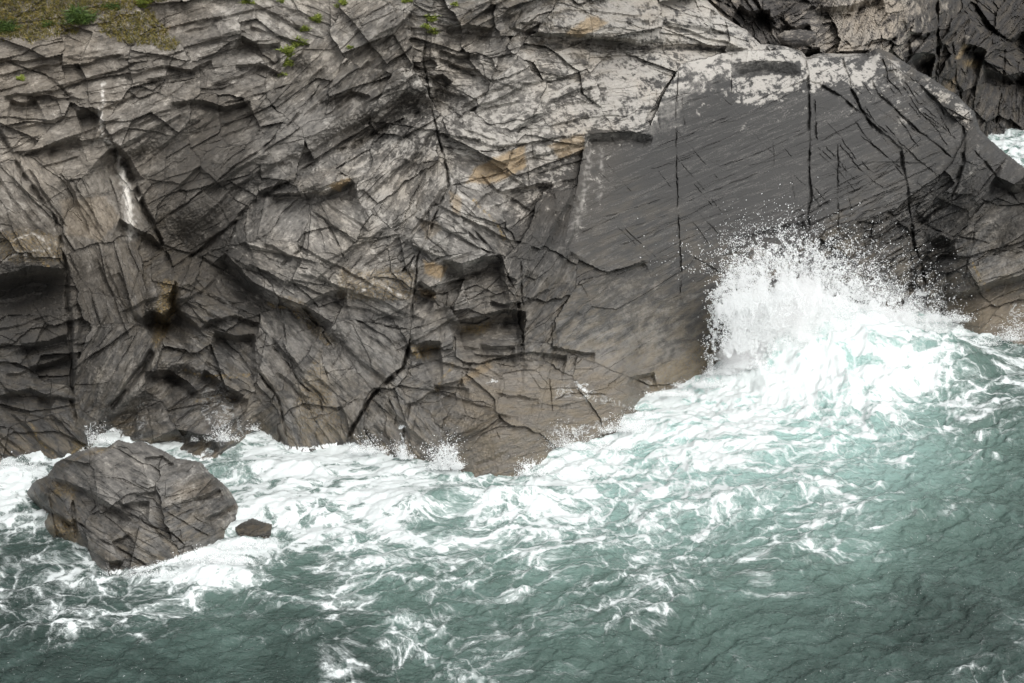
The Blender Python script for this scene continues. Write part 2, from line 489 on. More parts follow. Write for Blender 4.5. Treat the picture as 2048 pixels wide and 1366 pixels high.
rvar = field(U, V, [(100,150,1.0),(300,130,.9),(450,320,.6),(200,450,.6),(700,150,.9),(920,100,1.2),(1100,60,1.1),(1350,50,1.2),(1150,200,.55),(980,250,.6),(600,370,1.1),
    (680,480,.8),(560,480,.6),(900,480,1.0),(960,600,.7),(750,580,.9),(640,740,.45),(560,780,.5),(880,780,.6),(1000,860,.6),(800,860,.6),(60,620,1.0),(60,450,.9),(230,600,.8),
    (380,640,.9),(230,760,.6),(1080,480,.8),(1090,640,.5),(1950,480,.8),(1750,480,1.1),(1980,640,.7),(1960,340,.8),(380,820,.8),(450,870,1.0)], 70)
edge_r = np.exp(np.minimum(poly_sd(U, V, [(1700,-50),(1740,112),(1780,112),(1860,160),(1905,190),(1945,235),(1952,268),(2048,342),(2420,350),(2420,-50)]), 0) / 22) * (U > 1780)
rough = np.clip(rough + 0.5 * edge_r, 0, 1)
amp = rough * rvar * 0.82
# wavy bedding
bw = b + 0.14 * fbm(a / 2.5, b / 2.5, 3, 21)
aw = a + 0.14 * fbm(a / 2.5, b / 2.5, 3, 22)
sr = rid.astype(F) * 3.7
bs_ = bw + 0.04 * fbm(a / .5, b / .5, 3, 5)
calm = 0.12 + 1.0 * sst(-.30, .40, fbm(U / 85, V / 60, 3, 33))       # some faces split clean, others shatter
h = 0.80 * plates(aw + sr + .4 * bw, bw, 4.2, 1.4, 30, 0.15) \
  + 0.80 * plates(aw + sr, bw, 2.1, 1.6, 31, 0.40) \
  + 0.26 * plates(aw * 1.0 + sr, bs_, 0.95, 2.4, 41, 0.75, 0.03) * (0.4 + .6 * calm) \
  + 0.09 * plates(aw + sr + .5 * bw, bw, 0.75, 1.3, 44, 0.25) * (0.3 + .7 * calm) \
  + 0.035 * plates(aw + sr - .6 * bw, bw, 0.30, 1.3, 45, 0.3) * calm \
  + 0.10 * plates(aw + sr, bs_, 0.36, 3.0, 51, 0.8, 0.03) * calm \
  + 0.05 * plates(aw + sr, bs_, 0.14, 3.2, 61, 0.8) * calm
h += 0.06 * fbm(U / 14, V / 14, 4, 71)
S.R -= h * amp
S.R -= (1 - rough) * (0.025 * plates(a, b, 0.6, 5.0, 81, 0.6) + 0.012 * plates(a, b, 0.2, 6.0, 82, 0.6))
S.R -= 0.55 * fbm(U / 260, V / 200, 3, 91) * (1 - slabm * 0.8)
print("plates", round(time.time() - T0, 1))
# large forms: (u, v, radius along, radius across, metres towards the viewer, angle)
for q in [(330,235,110,60,1.1,20),(130,250,150,60,0.5,10),(370,500,70,60,-2.0,0),(560,360,200,26,-0.9,33),(760,250,110,26,-1.6,25),(840,215,45,24,-1.6,10),
          (170,430,60,90,-0.9,-60),(60,480,75,55,1.2,0),(60,580,75,36,-1.3,0),(640,360,80,32,1.0,12),(650,470,120,110,0.9,0),(580,500,120,70,0.6,-25),
          (330,560,36,60,0.9,20),(310,640,28,22,-1.4,0),(340,600,16,90,-0.9,15),(235,750,60,70,1.1,0),(270,830,110,22,-1.5,35),(150,700,12,150,0.5,0),
          (370,760,70,18,-1.2,-10),(360,810,90,35,0.5,15),(690,600,60,30,-0.7,-35),(660,690,26,22,-0.9,0),(590,720,90,120,0.55,-40),(900,450,75,60,0.9,0),
          (950,590,85,45,0.6,10),(1000,870,125,62,1.3,8),(1190,790,70,30,0.4,10),(770,780,60,90,0.3,-40),(1830,520,28,60,-.4,-60),(1940,520,60,70,0.4,0),
          (1740,510,90,26,-0.3,30),(1900,400,30,120,-0.5,-45),(1990,480,40,20,-0.6,45),(1200,45,200,26,0.7,-3),(1240,85,180,8,-0.6,-3),(1010,160,120,40,0.4,25),
          (900,230,36,36,-0.8,0),(300,40,120,60,-0.5,0),(550,100,90,50,0.5,0),(590,140,26,20,-0.7,0),(260,320,14,60,-0.8,-65),(230,900,60,16,0.5,0)]:
    S.bump(*q)
# overhangs: crest line, depth of the dark underside (survey px), metres, recovery
for q in [([(1168,268),(1215,266),(1262,262),(1305,272)],18,0.45,12,0.1),([(1462,128),(1510,122),(1560,124),(1602,134)],22,0.4,10,0.1),
          ([(888,520),(925,528),(960,516),(1002,508)],26,1.0,50),([(898,646),(940,634),(1000,622),(1050,622)],24,1.2,45),([(830,692),(850,682),(882,680)],14,0.7,30),
          ([(535,388),(590,386),(650,380),(705,360)],13,0.8,55),([(1100,90),(1190,78),(1300,92),(1400,88),(1495,98)],9,0.5,30),([(1060,60),(1130,68),(1270,78)],8,0.45,26),
          ([(1000,380),(1050,372),(1105,362)],7,0.35,30),([(-200,545),(0,550),(60,530),(132,536)],34,1.3,50),([(40,690),(90,682),(135,668)],10,0.5,30),
          ([(60,735),(110,722),(140,712)],9,0.5,30),([(0,790),(60,775),(110,800)],9,0.4,30),([(275,640),(300,622),(330,628),(345,610)],22,1.3,40),
          ([(450,505),(500,560),(560,592),(620,618),(668,645)],20,1.1,60),([(600,612),(660,585),(690,580)],9,0.5,35),([(230,285),(262,315),(285,360)],10,0.7,40),
          ([(430,660),(470,672),(508,668)],12,0.7,35),([(290,742),(340,742),(385,770),(400,785)],13,0.9,30),([(385,790),(440,780),(500,800)],8,0.5,25),
          ([(400,660),(420,640),(470,632),(520,645)],5,0.4,30),([(300,880),(350,860),(420,870),(440,900)],18,0.9,25),([(410,740),(450,770),(490,790)],8,0.6,25),
          ([(1035,560),(1000,545),(950,540)],4,0.2,20),([(960,690),(990,694),(1030,690)],7,0.35,25),([(980,600),(1010,610),(1040,604)],5,0.35,25),
          ([(1080,705),(1110,708),(1135,712)],8,0.4,20),([(1100,690),(1140,702),(1190,706)],5,0.25,22),([(880,100),(920,112),(960,108)],6,0.35,22),
          ([(900,125),(930,135),(962,140)],6,0.35,20),([(860,155),(885,150),(905,165)],7,0.45,22),([(890,60),(930,48),(985,56)],6,0.4,24),
          ([(480,70),(510,88),(560,86)],10,0.6,30),([(340,205),(400,200),(450,212),(500,200)],9,0.5,35),([(150,225),(180,215),(205,222)],16,0.7,25),
          ([(20,200),(50,205),(70,196)],8,0.5,25),([(90,300),(120,285),(160,272)],6,0.35,25),([(240,440),(300,470),(330,500)],8,0.5,30),
          ([(1860,485),(1885,470),(1905,480),(1915,520)],10,0.6,30),([(1870,590),(1930,580),(2048,548),(2200,520)],12,0.7,40),([(1780,600),(1830,560),(1860,600)],5,0.4,20),
          ([(1255,770),(1260,755),(1310,745)],7,0.4,16),([(1210,545),(1250,535),(1290,520)],6,0.25,20),([(1480,470),(1560,455),(1610,440)],5,0.25,30),
          ([(870,715),(920,735),(960,740)],3,0.15,18),([(470,130),(520,128),(570,150)],6,0.35,25),([(330,130),(380,140),(420,120)],7,0.4,25),([(640,205),(700,180),(740,190)],5,0.35,25),
          ([(840,560),(860,575),(872,590)],9,0.5,22),([(830,585),(850,590),(870,600)],8,0.4,18),([(1550,45),(1600,40),(1650,60)],8,0.5,30),
          ([(1420,20),(1470,25),(1500,50)],8,0.6,30),([(1990,350),(2030,370),(2060,345)],18,0.8,50)]:
    S.ledge(*q)
# bedding ledges: short stepped courses that follow the strata of each part of the cliff
rl = np.random.RandomState(19)
for (u_, v_, an_) in BEDS:
    if u_ > 1180 and v_ > 100: continue
    nl = 5 if v_ < 330 else 3
    for k in range(nl):
        uc = u_ + rl.uniform(-55, 55); vc = v_ + rl.uniform(-45, 45); L = rl.uniform(28, 95); t_ = math.radians(an_ + rl.uniform(-9, 9))
        pts = [(uc + f * L * math.cos(t_) + rl.uniform(-3, 3), vc - f * L * math.sin(t_) + rl.uniform(-3, 3)) for f in (-1, -.4, .1, .6, 1)]
        pts.sort()
        S.ledge(pts, rl.uniform(3, 6), rl.uniform(.06, .19), rl.uniform(12, 26), .3)
# cracks and joints: line, half width, metres
for q in [([(855,30),(848,130),(858,200),(880,290),(900,370),(866,440),(838,510),(826,600),(820,680)],4,0.5),([(820,680),(805,735),(745,790),(705,855),(688,900)],6.5,1.2),
          ([(-60,200),(0,270),(50,350),(110,440),(130,520),(140,640),(143,780),(155,860)],8,0.7),([(210,285),(255,335),(290,420),(330,500),(350,545)],9,0.8),
          ([(300,460),(400,385),(520,300),(600,225),(640,170)],4,0.35),([(345,535),(430,480),(500,410),(615,335),(700,292),(860,215)],9,0.8),
          ([(350,560),(345,620),(310,690),(280,745),(200,845)],13,1.0),([(440,500),(500,565),(620,625),(660,690)],6,0.5),([(1000,300),(1060,285),(1168,268)],3,0.3),
          ([(1612,105),(1618,200),(1619,330),(1618,470)],4.5,0.40),([(1628,200),(1634,280)],3,0.25),([(1355,130),(1352,260),(1357,400),(1360,500),(1363,600)],2.6,0.22),
          ([(1461,105),(1464,210)],2,0.15),([(1675,290),(1676,380),(1676,470)],2.4,0.2),([(1543,270),(1545,340)],1.5,0.07),
          ([(1616,160),(1670,185),(1715,225),(1760,260),(1800,300),(1815,380),(1822,450)],5,0.45),([(1684,112),(1702,170),(1722,220),(1745,255)],6,0.55),
          ([(1738,150),(1755,185),(1800,230),(1860,280),(1905,315)],3.4,0.3),([(1765,115),(1775,160),(1800,185)],3,0.25),([(1790,130),(1815,170),(1835,205),(1850,210)],2.6,0.22),
          ([(1820,440),(1828,490),(1855,570)],5,0.6),([(1720,270),(1780,320),(1810,340)],2,0.15),([(1850,180),(1880,210),(1890,230),(1930,240)],3,0.25),
          ([(1700,200),(1780,270),(1850,330),(1880,350)],2,0.12),([(1380,140),(1460,210),(1560,330),(1620,380)],1.3,0.05),([(1180,110),(1240,100),(1360,110)],2,0.12),
          ([(870,290),(930,300),(1000,305),(1060,285)],3,0.3),([(905,370),(960,360),(1020,340),(1050,318)],2.5,0.2),([(1052,300),(1055,340),(1060,375)],2,0.15),
          ([(950,460),(1000,520),(1035,590)],4,0.35),([(700,640),(760,650),(822,660)],2.5,0.25),([(545,690),(600,760),(640,800),(650,830)],3,0.3),
          ([(560,610),(570,680),(590,750)],2.5,0.2),([(600,620),(640,700),(655,760)],2,0.15),([(520,750),(560,800),(570,870)],5,0.5),([(820,800),(810,860),(800,915)],5,0.35),
          ([(775,795),(795,830),(790,860)],3,0.25),([(870,890),(930,830),(990,850),(1000,880)],2,0.15),([(930,560),(905,610),(895,640)],2,0.15),
          ([(1040,520),(1045,600),(1052,640),(1040,720)],3,0.3),([(1105,640),(1100,760),(1104,830)],2,0.15),([(470,440),(450,520)],4,0.3),([(610,460),(600,500),(560,530)],4,0.35),
          ([(700,540),(760,470),(800,430)],2.5,0.2),([(690,520),(650,440),(620,420)],3,0.25),([(450,205),(520,190),(600,160)],3,0.25),([(0,120),(90,150),(160,210)],4,0.3),
          ([(1830,440),(1900,470),(1990,490)],3,0.3),([(1925,250),(1930,320),(1900,400),(1850,440),(1825,450)],7,0.6),([(1950,300),(2000,360),(2048,420)],4,0.3),
          ([(1990,400),(1950,450),(1930,560)],3,0.2),([(1110,800),(1130,790),(1230,790)],3,0.2)]:
    S.groove(*q)
# fan of hairline joints over the slab, rising to the right
rng = np.random.RandomState(5)
for k in range(56):
    u0 = rng.uniform(1150, 1780); v0 = rng.uniform(200, 520); L = rng.uniform(60, 260); sl = math.tan(math.radians(rng.uniform(14, 27)))
    S.groove([(u0, v0), (u0 + L / 2, v0 - L / 2 * sl), (u0 + L, v0 - L * sl * 1.05)], 1.7, rng.uniform(0.03, 0.10), 0.5)
for k in range(24):      # hairlines crossing the slab, falling to the right, and short uprights
    u0 = rng.uniform(1180, 1740); v0 = rng.uniform(170, 470); L = rng.uniform(30, 150); an_ = math.radians(rng.choice([-50, -47, -84]) + rng.uniform(-5, 5))
    S.groove([(u0, v0), (u0 + L * math.cos(an_), v0 - L * math.sin(an_))], 1.6, rng.uniform(0.04, 0.11), 0.4)
for k in range(60):      # short cross joints in the broken ground
    u0 = rng.uniform(380, 860); v0 = rng.uniform(420, 860); L = rng.uniform(30, 130); an_ = math.radians(rng.choice([-50, -35, 55, 20]) + rng.uniform(-10, 10))
    S.groove([(u0, v0), (u0 + L * math.cos(an_), v0 - L * math.sin(an_))], rng.uniform(1.3, 2.4), rng.uniform(0.04, 0.12), 1.2)
for k in range(26):      # joints that come down the right end of the slab
    u0 = rng.uniform(1630, 1860); v0 = rng.uniform(150, 330); L = rng.uniform(40, 110); an_ = math.radians(-48 + rng.uniform(-12, 12))
    S.groove([(u0, v0), (u0 + L * math.cos(an_), v0 - L * math.sin(an_))], rng.uniform(1.3, 2.2), rng.uniform(0.05, 0.14), 0.8)
for k in range(60):      # and strata under it
    u0 = rng.uniform(1560, 1860); v0 = rng.uniform(420, 580); L = rng.uniform(50, 160); an_ = math.radians(28 + rng.uniform(-8, 12))
    S.groove([(u0, v0), (u0 + L * math.cos(an_), v0 - L * math.sin(an_))], rng.uniform(1.6, 3), rng.uniform(0.08, 0.25), 0.8)
print("relief", round(time.time() - T0, 1))
# skyline of the slab: behind it the rock falls away
SIL = [(1380,-400),(1398,-10),(1440,30),(1490,62),(1520,92),(1570,94),(1600,106),(1612,122),(1640,112),(1735,112),(1752,102),(1775,108),(1830,145),(1862,162),(1908,192),(1942,226),
       (1954,262),(1972,280),(2010,312),(2048,342),(2110,345),(2420,350),(2420,-400)]
sil = poly_sd(U + S.wu * 0.35, V + S.wv * 0.35, SIL)
back = np.clip(sil, 0, 7) / 7.0
R = S.R + np.where(sil > 0, 0.3 + 6.0 * back ** 0.8, 0) - 0.0
R = R + 0.4 * np.exp(np.minimum(sil, 0) / 6) + 1.3 * np.exp(np.minimum(sil, 0) / 55) * sst(1500, 1750, U)      # rounded lip
# keep the toe at the surveyed waterline
near = np.exp(-np.maximum(z1, 0) / 1.2)
R = R * (1 - 0.55 * near)
Yc = base + R
X, Y, Z = at_y(U, V, Yc)
CL = dict(X=X, Y=Y, Z=Z)
keep = (sil < 6)[:-1, :-1] & (Z > -2.5)[:-1, :-1]

# colours of the rock, with shade put in at some dark places
pale = field(U, V, [(100,150,.30),(250,120,.30),(450,150,.32),(100,260,.33),(300,230,.33),(450,250,.15),(60,350,.38),(190,350,.25),(90,430,.40),(200,440,.15),(400,380,.15),(560,280,.25),(500,350,.10),
    (550,60,.55),(700,60,.45),(700,180,.42),(620,200,.3),(780,130,.45),(900,100,.5),(1000,40,.35),(1000,130,.42),(950,200,.62),(1100,180,.64),(1250,160,.68),(1350,130,.7),(1100,60,.66),(1250,40,.72),(1400,50,.72),
    (1000,260,.62),(1150,240,.62),(950,330,.60),(1080,300,.66),(800,280,.55),(720,350,.52),(640,330,.45),(640,420,.40),(540,420,.35),(680,490,.42),(780,430,.55),(820,380,.6),(900,420,.5),(1000,400,.45),(1080,360,.42),(960,480,.4),
    (820,500,.45),(740,560,.3),(620,570,.42),(560,540,.3),(470,590,.15),(900,540,.35),(950,600,.35),(1080,520,.08),(1080,640,.08),(1180,520,.1),(1200,610,.05),(1350,600,.04),(1250,700,.05),(700,700,.1),(620,760,.08),(850,780,.12),
    (960,780,.15),(60,560,.1),(60,700,.05),(250,700,.15),(250,560,.1),(400,680,.08),(380,800,.1),(1000,860,.12),(1750,480,.1),(1950,450,.15),(1960,340,.2),(1990,600,.08),(1850,560,.08),(-200,200,.4),(-200,600,.1),(2300,500,.1),(1000,-100,.5),(300,-100,.4)], 60)
S.att['pale'] = (pale * 0.84).astype(F)
SLABD = [(1128,490),(1150,380),(1090,420),(1060,500),(1040,560),(1045,520),(1075,420),(1130,380),(1166,300),(1175,292),(1290,288),(1300,260),(1330,200),(1365,178),(1460,150),(1462,215),(1480,215),(1560,192),(1610,172),(1625,190),
         (1665,160),(1690,150),(1700,190),(1740,200),(1760,150),(1810,140),(1835,140),(1860,175),(1940,262),(1905,330),(1860,370),(1790,430),(1690,445),(1430,545),(1360,500),(1300,520),(1215,545),(1150,515)]
S.mask('pale', SLABD, 20, 0.0, 0.7, 18, 22)
S.att['pale'] = np.maximum(S.att['pale'], 0.30 * slabm * (slabm > .9) * sst(330, 170, V) * sst(1240, 1400, U)).astype(F)
for pts, v in [([(1180,262),(1305,262),(1300,290),(1180,288)],0.0),([(1462,126),(1600,124),(1600,150),(1464,154)],0.0)]:  # first two: shade under the overhangs, put into the colour as dark bands
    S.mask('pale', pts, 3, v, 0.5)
for pts, v in [([(1176,285),(1230,290),(1225,330),(1205,420),(1150,480),(1165,380)],0.40),([(1468,158),(1600,148),(1605,178),(1540,198),(1480,212),(1466,200)],0.95),([(1355,135),(1600,96),(1604,122),(1464,124),(1440,142),(1365,165)],0.92),
               ([(1616,112),(1740,112),(1760,104),(1832,148),(1800,150),(1755,142),(1740,180),(1690,160),(1660,165),(1625,190)],0.92),([(1626,190),(1660,205),(1640,225),(1625,215)],0.6),
               ([(1840,150),(1870,160),(1912,190),(1950,235),(1945,262),(1905,232),(1880,205),(1850,180)],0.8),([(1612,190),(1630,190),(1636,300),(1620,420)],0.25)]:
    S.mask('pale', pts, 9, v * .58, 0.6, 12, 12)
S.mask('pale', [(300,330),(420,290),(600,215),(640,235),(560,300),(440,380),(380,430),(330,470),(300,420)], 8, 0.04)  # face turned from the light: its shade is put into the colour
S.mask('pale', [(120,400),(240,370),(262,470),(300,520),(180,520),(130,470)], 10, 0.05)
S.att['ochre'] = field(U, V, [(100,150,.20),(300,150,.15),(100,300,.13),(-200,200,.2),(200,450,.2),(350,250,.08),(500,150,.08),(600,300,.03),(800,100,.06),(1000,200,.05),(1500,300,0),(300,450,.06),(100,600,.02),(600,600,.02),(1000,700,.02)], 90)
S.att['ochre'] = S.att['ochre'] + 0.42 * sst(1880, 1960, U) * sst(560, 620, V) + 0.2 * sst(880, 960, U) * sst(1500, 1350, U) * sst(680, 800, V)
for pts, v in [([(935,365),(955,335),(1050,290),(1052,335),(980,368)],.8),([(1100,290),(1166,264),(1166,300),(1120,318)],.55),([(655,372),(690,358),(705,355),(680,382)],1.),
               ([(850,520),(895,535),(880,560),(850,545)],.9),([(1130,70),(1180,30),(1215,45),(1160,78)],.85),([(955,735),(975,722),(985,735),(930,770),(915,765)],.6),([(835,575),(872,588),(868,600),(840,590)],.7),
               ([(840,445),(870,440),(880,460),(850,480)],.3),([(900,380),(925,395),(920,430),(905,425)],.5),([(120,400),(210,390),(240,440),(200,480),(130,470)],.3),([(1790,300),(1800,290),(1830,300),(1800,310)],.0),
               ([(1120,60),(1060,110),(1040,100),(1100,70)],.2),([(1640,0),(1700,-20),(1700,30)],.2),([(320,60),(340,50),(330,75)],.6)]:
    S.mask('ochre', pts, 4, v, 0.7, 5, 10)
wet = field(U, V, [(0,800,.5),(100,880,.9),(200,900,.8),(300,800,.6),(400,820,.6),(350,620,.7),(500,860,.9),(600,860,.75),(700,850,.7),(640,740,.25),(800,860,.8),(900,860,.8),(1000,900,.95),(1000,820,.8),(1100,850,1),(1200,800,1),
    (1300,760,.95),(1400,700,.95),(1200,720,.6),(1350,660,.45),(1300,600,.2),(1480,700,1),(1000,700,.3),(900,700,.3),(1980,600,.9),(2000,660,1),(1900,620,.9),(1950,520,.25),(1900,450,.1),(2100,640,.9),(2100,450,.1),(500,500,.05),(1000,400,.0),
    (100,600,.2),(200,700,.35),(1500,300,0),(200,200,0),(800,560,.15),(1800,600,.5)], 55)
S.att['wet'] = (wet * (0.55 + 0.45 * sst(750, 950, U))).astype(F)
S.att['foam'] = np.zeros(U.shape, F)
toe = (np.exp(-np.maximum(Z, 0) / 0.13) * 0.62).astype(F)
S.att['foam'] = np.maximum(S.att['foam'], toe)
for pts, v in [([(1095,862),(1105,845),(1150,845),(1210,835),(1285,850),(1290,900),(1130,900)],.45),([(1105,770),(1150,765),(1250,800),(1280,830),(1210,815),(1105,800)],.42),([(1150,760),(1180,765),(1175,800),(1160,790)],.5),
               ([(1290,740),(1330,745),(1300,790),(1285,790)],.4),([(870,930),(878,890),(915,885),(915,940)],.65),([(800,850),(815,850),(818,920),(800,920)],.66),([(720,880),(740,865),(770,910),(720,910)],.45),
               ([(400,770),(450,760),(500,870),(440,900),(400,830)],.42),([(270,800),(300,800),(290,880),(270,890)],.4),([(165,850),(190,840),(205,895),(170,900)],.5),([(1040,925),(1085,915),(1090,950),(1045,955)],.6),
               ([(2020,600),(2100,600),(2100,700),(2000,700)],.45),([(960,830),(1040,860),(1060,880),(1010,880)],.28),([(950,762),(1000,755),(1000,765),(955,770)],.5)]:
    S.mask('foam', pts, 8, v, 1.2, 8, 10)
S.att['vein'] = (slabm > 0.9).astype(F) * 1.0 + ((slabm > 0.3) & (slabm < 0.9)) * 0.35
for pts in [[(540,603),(575,615),(600,640),(640,670),(655,688)],[(580,595),(590,620),(625,635),(640,650)],[(370,745),(420,755),(500,752)],[(0,465),(40,480),(90,470),(120,500)],[(20,490),(60,500),(100,530)],
            [(930,655),(955,650),(975,645)],[(60,850),(80,880),(110,920)],[(700,560),(760,575),(810,585)],[(640,720),(630,790)],[(320,570),(345,575),(330,660),(310,690)],
            [(950,400),(985,440),(1010,480)],[(900,730),(880,760),(870,790)],[(640,830),(610,880)],[(1950,520),(1960,560),(1975,580)],[(400,800),(440,790),(470,800)]]:
    S.line('weed', pts, 4, 0.95, 1.2, 0.3)
for pts, v in [([(560,590),(600,600),(670,690),(640,680)],.25),([(920,650),(985,645),(975,668),(925,668)],.7),([(820,695),(880,690),(860,712),(825,715)],.7),([(330,560),(352,565),(352,620),(310,700),(300,680)],.7),
               ([(0,460),(120,470),(130,520),(0,520)],.3),([(640,700),(660,780),(690,860),(600,890),(590,800)],.22),([(150,885),(340,905),(330,930),(140,935)],.8),([(1400,690),(1480,700),(1480,735),(1300,790),(1300,750)],.4),
               ([(680,540),(830,540),(830,600),(680,600)],.28)]:
    S.mask('weed', pts, 6, v, 1.2, 6, 10)
S.line('stain', [(205,170),(202,230),(206,275),(240,320),(252,370),(258,430),(264,475)], 7, 1.0, 0.8, 0.3)
S.line('stain', [(246,340),(256,400),(264,470)], 11, 1.0, 0.6)
S.line('stain', [(1180,300),(1170,380),(1150,460)], 10, 0.22, 0.5, 0.4)
S.line('stain', [(1205,300),(1200,400)], 5, 0.25, 0.5, 0.4)
for pts in [[(30,480),(60,470),(90,480),(110,510)],[(0,520),(50,500),(100,495)],[(50,500),(60,520)],[(730,480),(760,520),(810,545)],[(900,350),(930,400),(960,440)],[(700,590),(760,560),(810,600)]]:
    S.line('stain', pts, 2.6, 0.6, 1.4, 0.4)
bright = field(U, V, [(100,150,.5),(300,120,.5),(100,280,.54),(330,220,.5),(450,300,.25),(400,400,.28),(190,430,.5),(60,350,.6),(60,480,.4),(60,600,.2),(100,750,.22),(230,600,.32),(230,740,.45),(330,560,.35),(400,620,.36),(400,520,.2),  # mid-tone amount; low values at lower left put deep shade into the colour
    (350,800,.4),(560,60,.6),(700,150,.6),(600,150,.45),(800,220,.4),(560,280,.55),(560,430,.55),(650,380,.6),(660,500,.6),(780,430,.6),(620,700,.48),(560,800,.45),(700,820,.45),(720,560,.45),(900,480,.6),(950,600,.55),(880,700,.5),(850,800,.52),
    (950,780,.55),(1000,870,.8),(1100,800,.8),(1300,745,.6),(1200,770,.7),(2030,640,.75),(1950,640,.7),(1050,550,.32),(1080,680,.34),(1200,620,.33),(1400,600,.3),(1300,700,.42),(1250,400,.12),(1500,300,.10),(1700,300,.12),(1400,420,.12),(1600,420,.12),(1850,260,.22),(1750,480,.3),(1900,350,.3),(1950,450,.36),(1960,330,.3),(1980,620,.5),(1850,560,.3),
    (1000,200,.55),(1200,100,.48),(1400,40,.5),(1250,170,.45),(-200,200,.6),(-200,700,.2),(2300,500,.3)], 60)
tone = np.stack([S.att['pale'], S.att['ochre'], S.att['wet'], S.att['foam']], -1)
aux = np.stack([S.att['vein'], np.clip(S.att['weed'], 0, 1), S.att['stain'], bright], -1)
S.att['wet'] = np.maximum(S.att['wet'], np.exp(-np.maximum(Z - 0.2, 0) / 0.7)).astype(F)
tone[..., 2] = S.att['wet']
bed = np.stack([a + sr * 0.37, b + sr * 0.11, np.zeros_like(a)], -1)
cliff = grid_mesh("cliff", X, Y, Z, keep, ROCK, {"tone": ('FLOAT_COLOR', tone), "aux": ('FLOAT_COLOR', aux), "bed": ('FLOAT_VECTOR', bed)})
tag(cliff, kind="structure")
print("cliff", round(time.time() - T0, 1), X.shape)

def on_cliff(u, v):
    i = int(round((v - V[0, 0]) / STEP)); j = int(round((u - U[0, 0]) / STEP))
    i = min(max(i, 0), X.shape[0] - 1); j = min(max(j, 0), X.shape[1] - 1)
    return Vector((float(X[i, j]), float(Y[i, j]), float(Z[i, j])))

# ================================================================== THE FAR COVE WALL
S2 = Sheet(1330, 2420, -190, 350, STEP * 1.15, 8)
U2, V2 = S2.U, S2.V
base2 = field(U2, V2, [(1400,40,71),(1450,100,69.5),(1550,20,75),(1550,110,71),(1650,60,77),(1700,120,75),(1750,60,80),(1850,120,84),(1880,60,87),(1900,200,87),(1950,100,93),(1960,200,92.5),(1990,270,93.6),(2048,262,94.5),(2048,150,97),(2048,60,99),
    (1930,260,91),(1700,-60,84),(2000,-60,103),(1450,-60,76),(2200,260,95),(2200,60,101),(2400,260,95),(2400,60,101),(2000,300,93.2),(1950,300,92.4),(2100,300,94),(1400,-180,80),(2400,-180,106),(1400,340,68),(2400,340,94)], 75)
B2 = [(1450,40,-40),(1560,30,25),(1650,90,15),(1600,70,10),(1720,60,70),(1700,110,35),(1800,40,60),(1760,120,50),(1850,100,40),(1880,40,85),(1920,60,60),(1960,40,-45),(2020,60,60),(1940,150,80),(2000,130,-30),(1960,200,75),(2030,220,85),(1900,200,70),
      (2000,260,80),(2100,100,70),(2200,200,80),(1600,-60,30),(1900,-80,50),(1520,60,-60),(1480,20,-50),(2300,50,70),(1990,90,50)]
a2, b2, rid2, edge2, _ = region_coords(S2, B2, [], 85.0 / FPX)
s2r = rid2.astype(F) * 3.1
lo = sst(1850, 1950, U2)
S2.R -= (1.5 * plates(a2 + s2r, b2, 2.0, 1.9, 131, 0.2) * 0.75 + 0.7 * plates(a2 + s2r, b2, 0.8, 2.4, 141, 0.4) * (1 - .3 * lo) + 0.26 * plates(a2 + s2r, b2, 0.3, 2.8, 151, 0.6) + 0.1 * plates(a2, b2, 0.14, 3, 161, .5))
S2.R += 0.7 * fbm(U2 / 120, V2 / 150, 3, 171)
for q in [([(1555,35),(1580,60),(1605,90),(1625,100)],8,1.0),([(1500,-10),(1520,20),(1550,50)],8,1.2),([(1870,-50),(1874,60),(1872,180)],7,1.5),([(1950,10),(1975,50),(2010,80),(2060,110)],7,1.4),
          ([(1885,90),(1920,60),(1960,10)],5,0.8),([(2012,80),(2008,160),(1990,260)],4,0.7),([(1905,80),(1912,160),(1925,200)],3,0.5),([(1640,40),(1700,30),(1750,-10)],8,1.0),([(1680,100),(1730,90),(1790,80)],5,0.8),
          ([(1965,150),(1950,230)],3,0.5),([(2035,120),(2030,220)],4,0.6),([(1700,108),(1760,100),(1800,70),(1830,50)],6,0.7)]:
    S2.groove(*q)
for q in [([(1555,90),(1600,102),(1640,94)],14,1.4,30),([(1560,50),(1590,54),(1620,46)],8,0.8,25),([(1925,85),(1960,95),(1975,100)],16,1.4,50),([(1970,135),(2000,145),(2020,150),(2048,142)],16,1.3,50),([(1820,110),(1850,105),(1870,108)],26,2.0,60),
          ([(1630,20),(1700,10),(1760,-10)],12,1.0,30),([(2045,60),(2070,90),(2100,120)],12,1.2,50),([(1820,60),(1845,72),(1872,60)],8,.8,30),([(1480,10),(1500,24),(1540,20)],12,1.2,30)]:
    S2.ledge(q[0], q[1], q[2], q[3])
keepz = sst(0, 3, CAMH - TP[0, 0] * 0 + at_y(U2, V2, base2)[2])
Y2 = base2 + S2.R * (0.35 + 0.65 * keepz) + 5 * sst(262, 330, V2) * 0
X2, _, Z2 = at_y(U2, V2, Y2)
p2 = field(U2, V2, [(1450,40,.35),(1560,30,.15),(1600,80,.35),(1700,90,.7),(1750,40,.7),(1820,40,.55),(1840,100,.3),(1900,60,.15),(1950,150,.12),(2020,100,.12),(1960,220,.2),(2030,230,.15),(1700,130,.6),(2200,100,.15),(1600,-100,.3)], 55)
b2f = field(U2, V2, [(1450,40,.45),(1560,30,.4),(1600,80,.5),(1700,90,.7),(1750,40,.62),(1820,40,.55),(1840,120,.15),(1900,60,.3),(1950,150,.25),(2020,100,.2),(1960,220,.38),(2030,230,.34),(2048,30,.2),(2200,100,.2),(1600,-100,.4)], 50)
S2.mask('och', [(1935,110),(1930,125),(1890,165),(1900,150)], 4, .0)
S2.mask('och', [(1928,86),(1936,92),(1918,118),(1910,116)], 3, .8, .5)
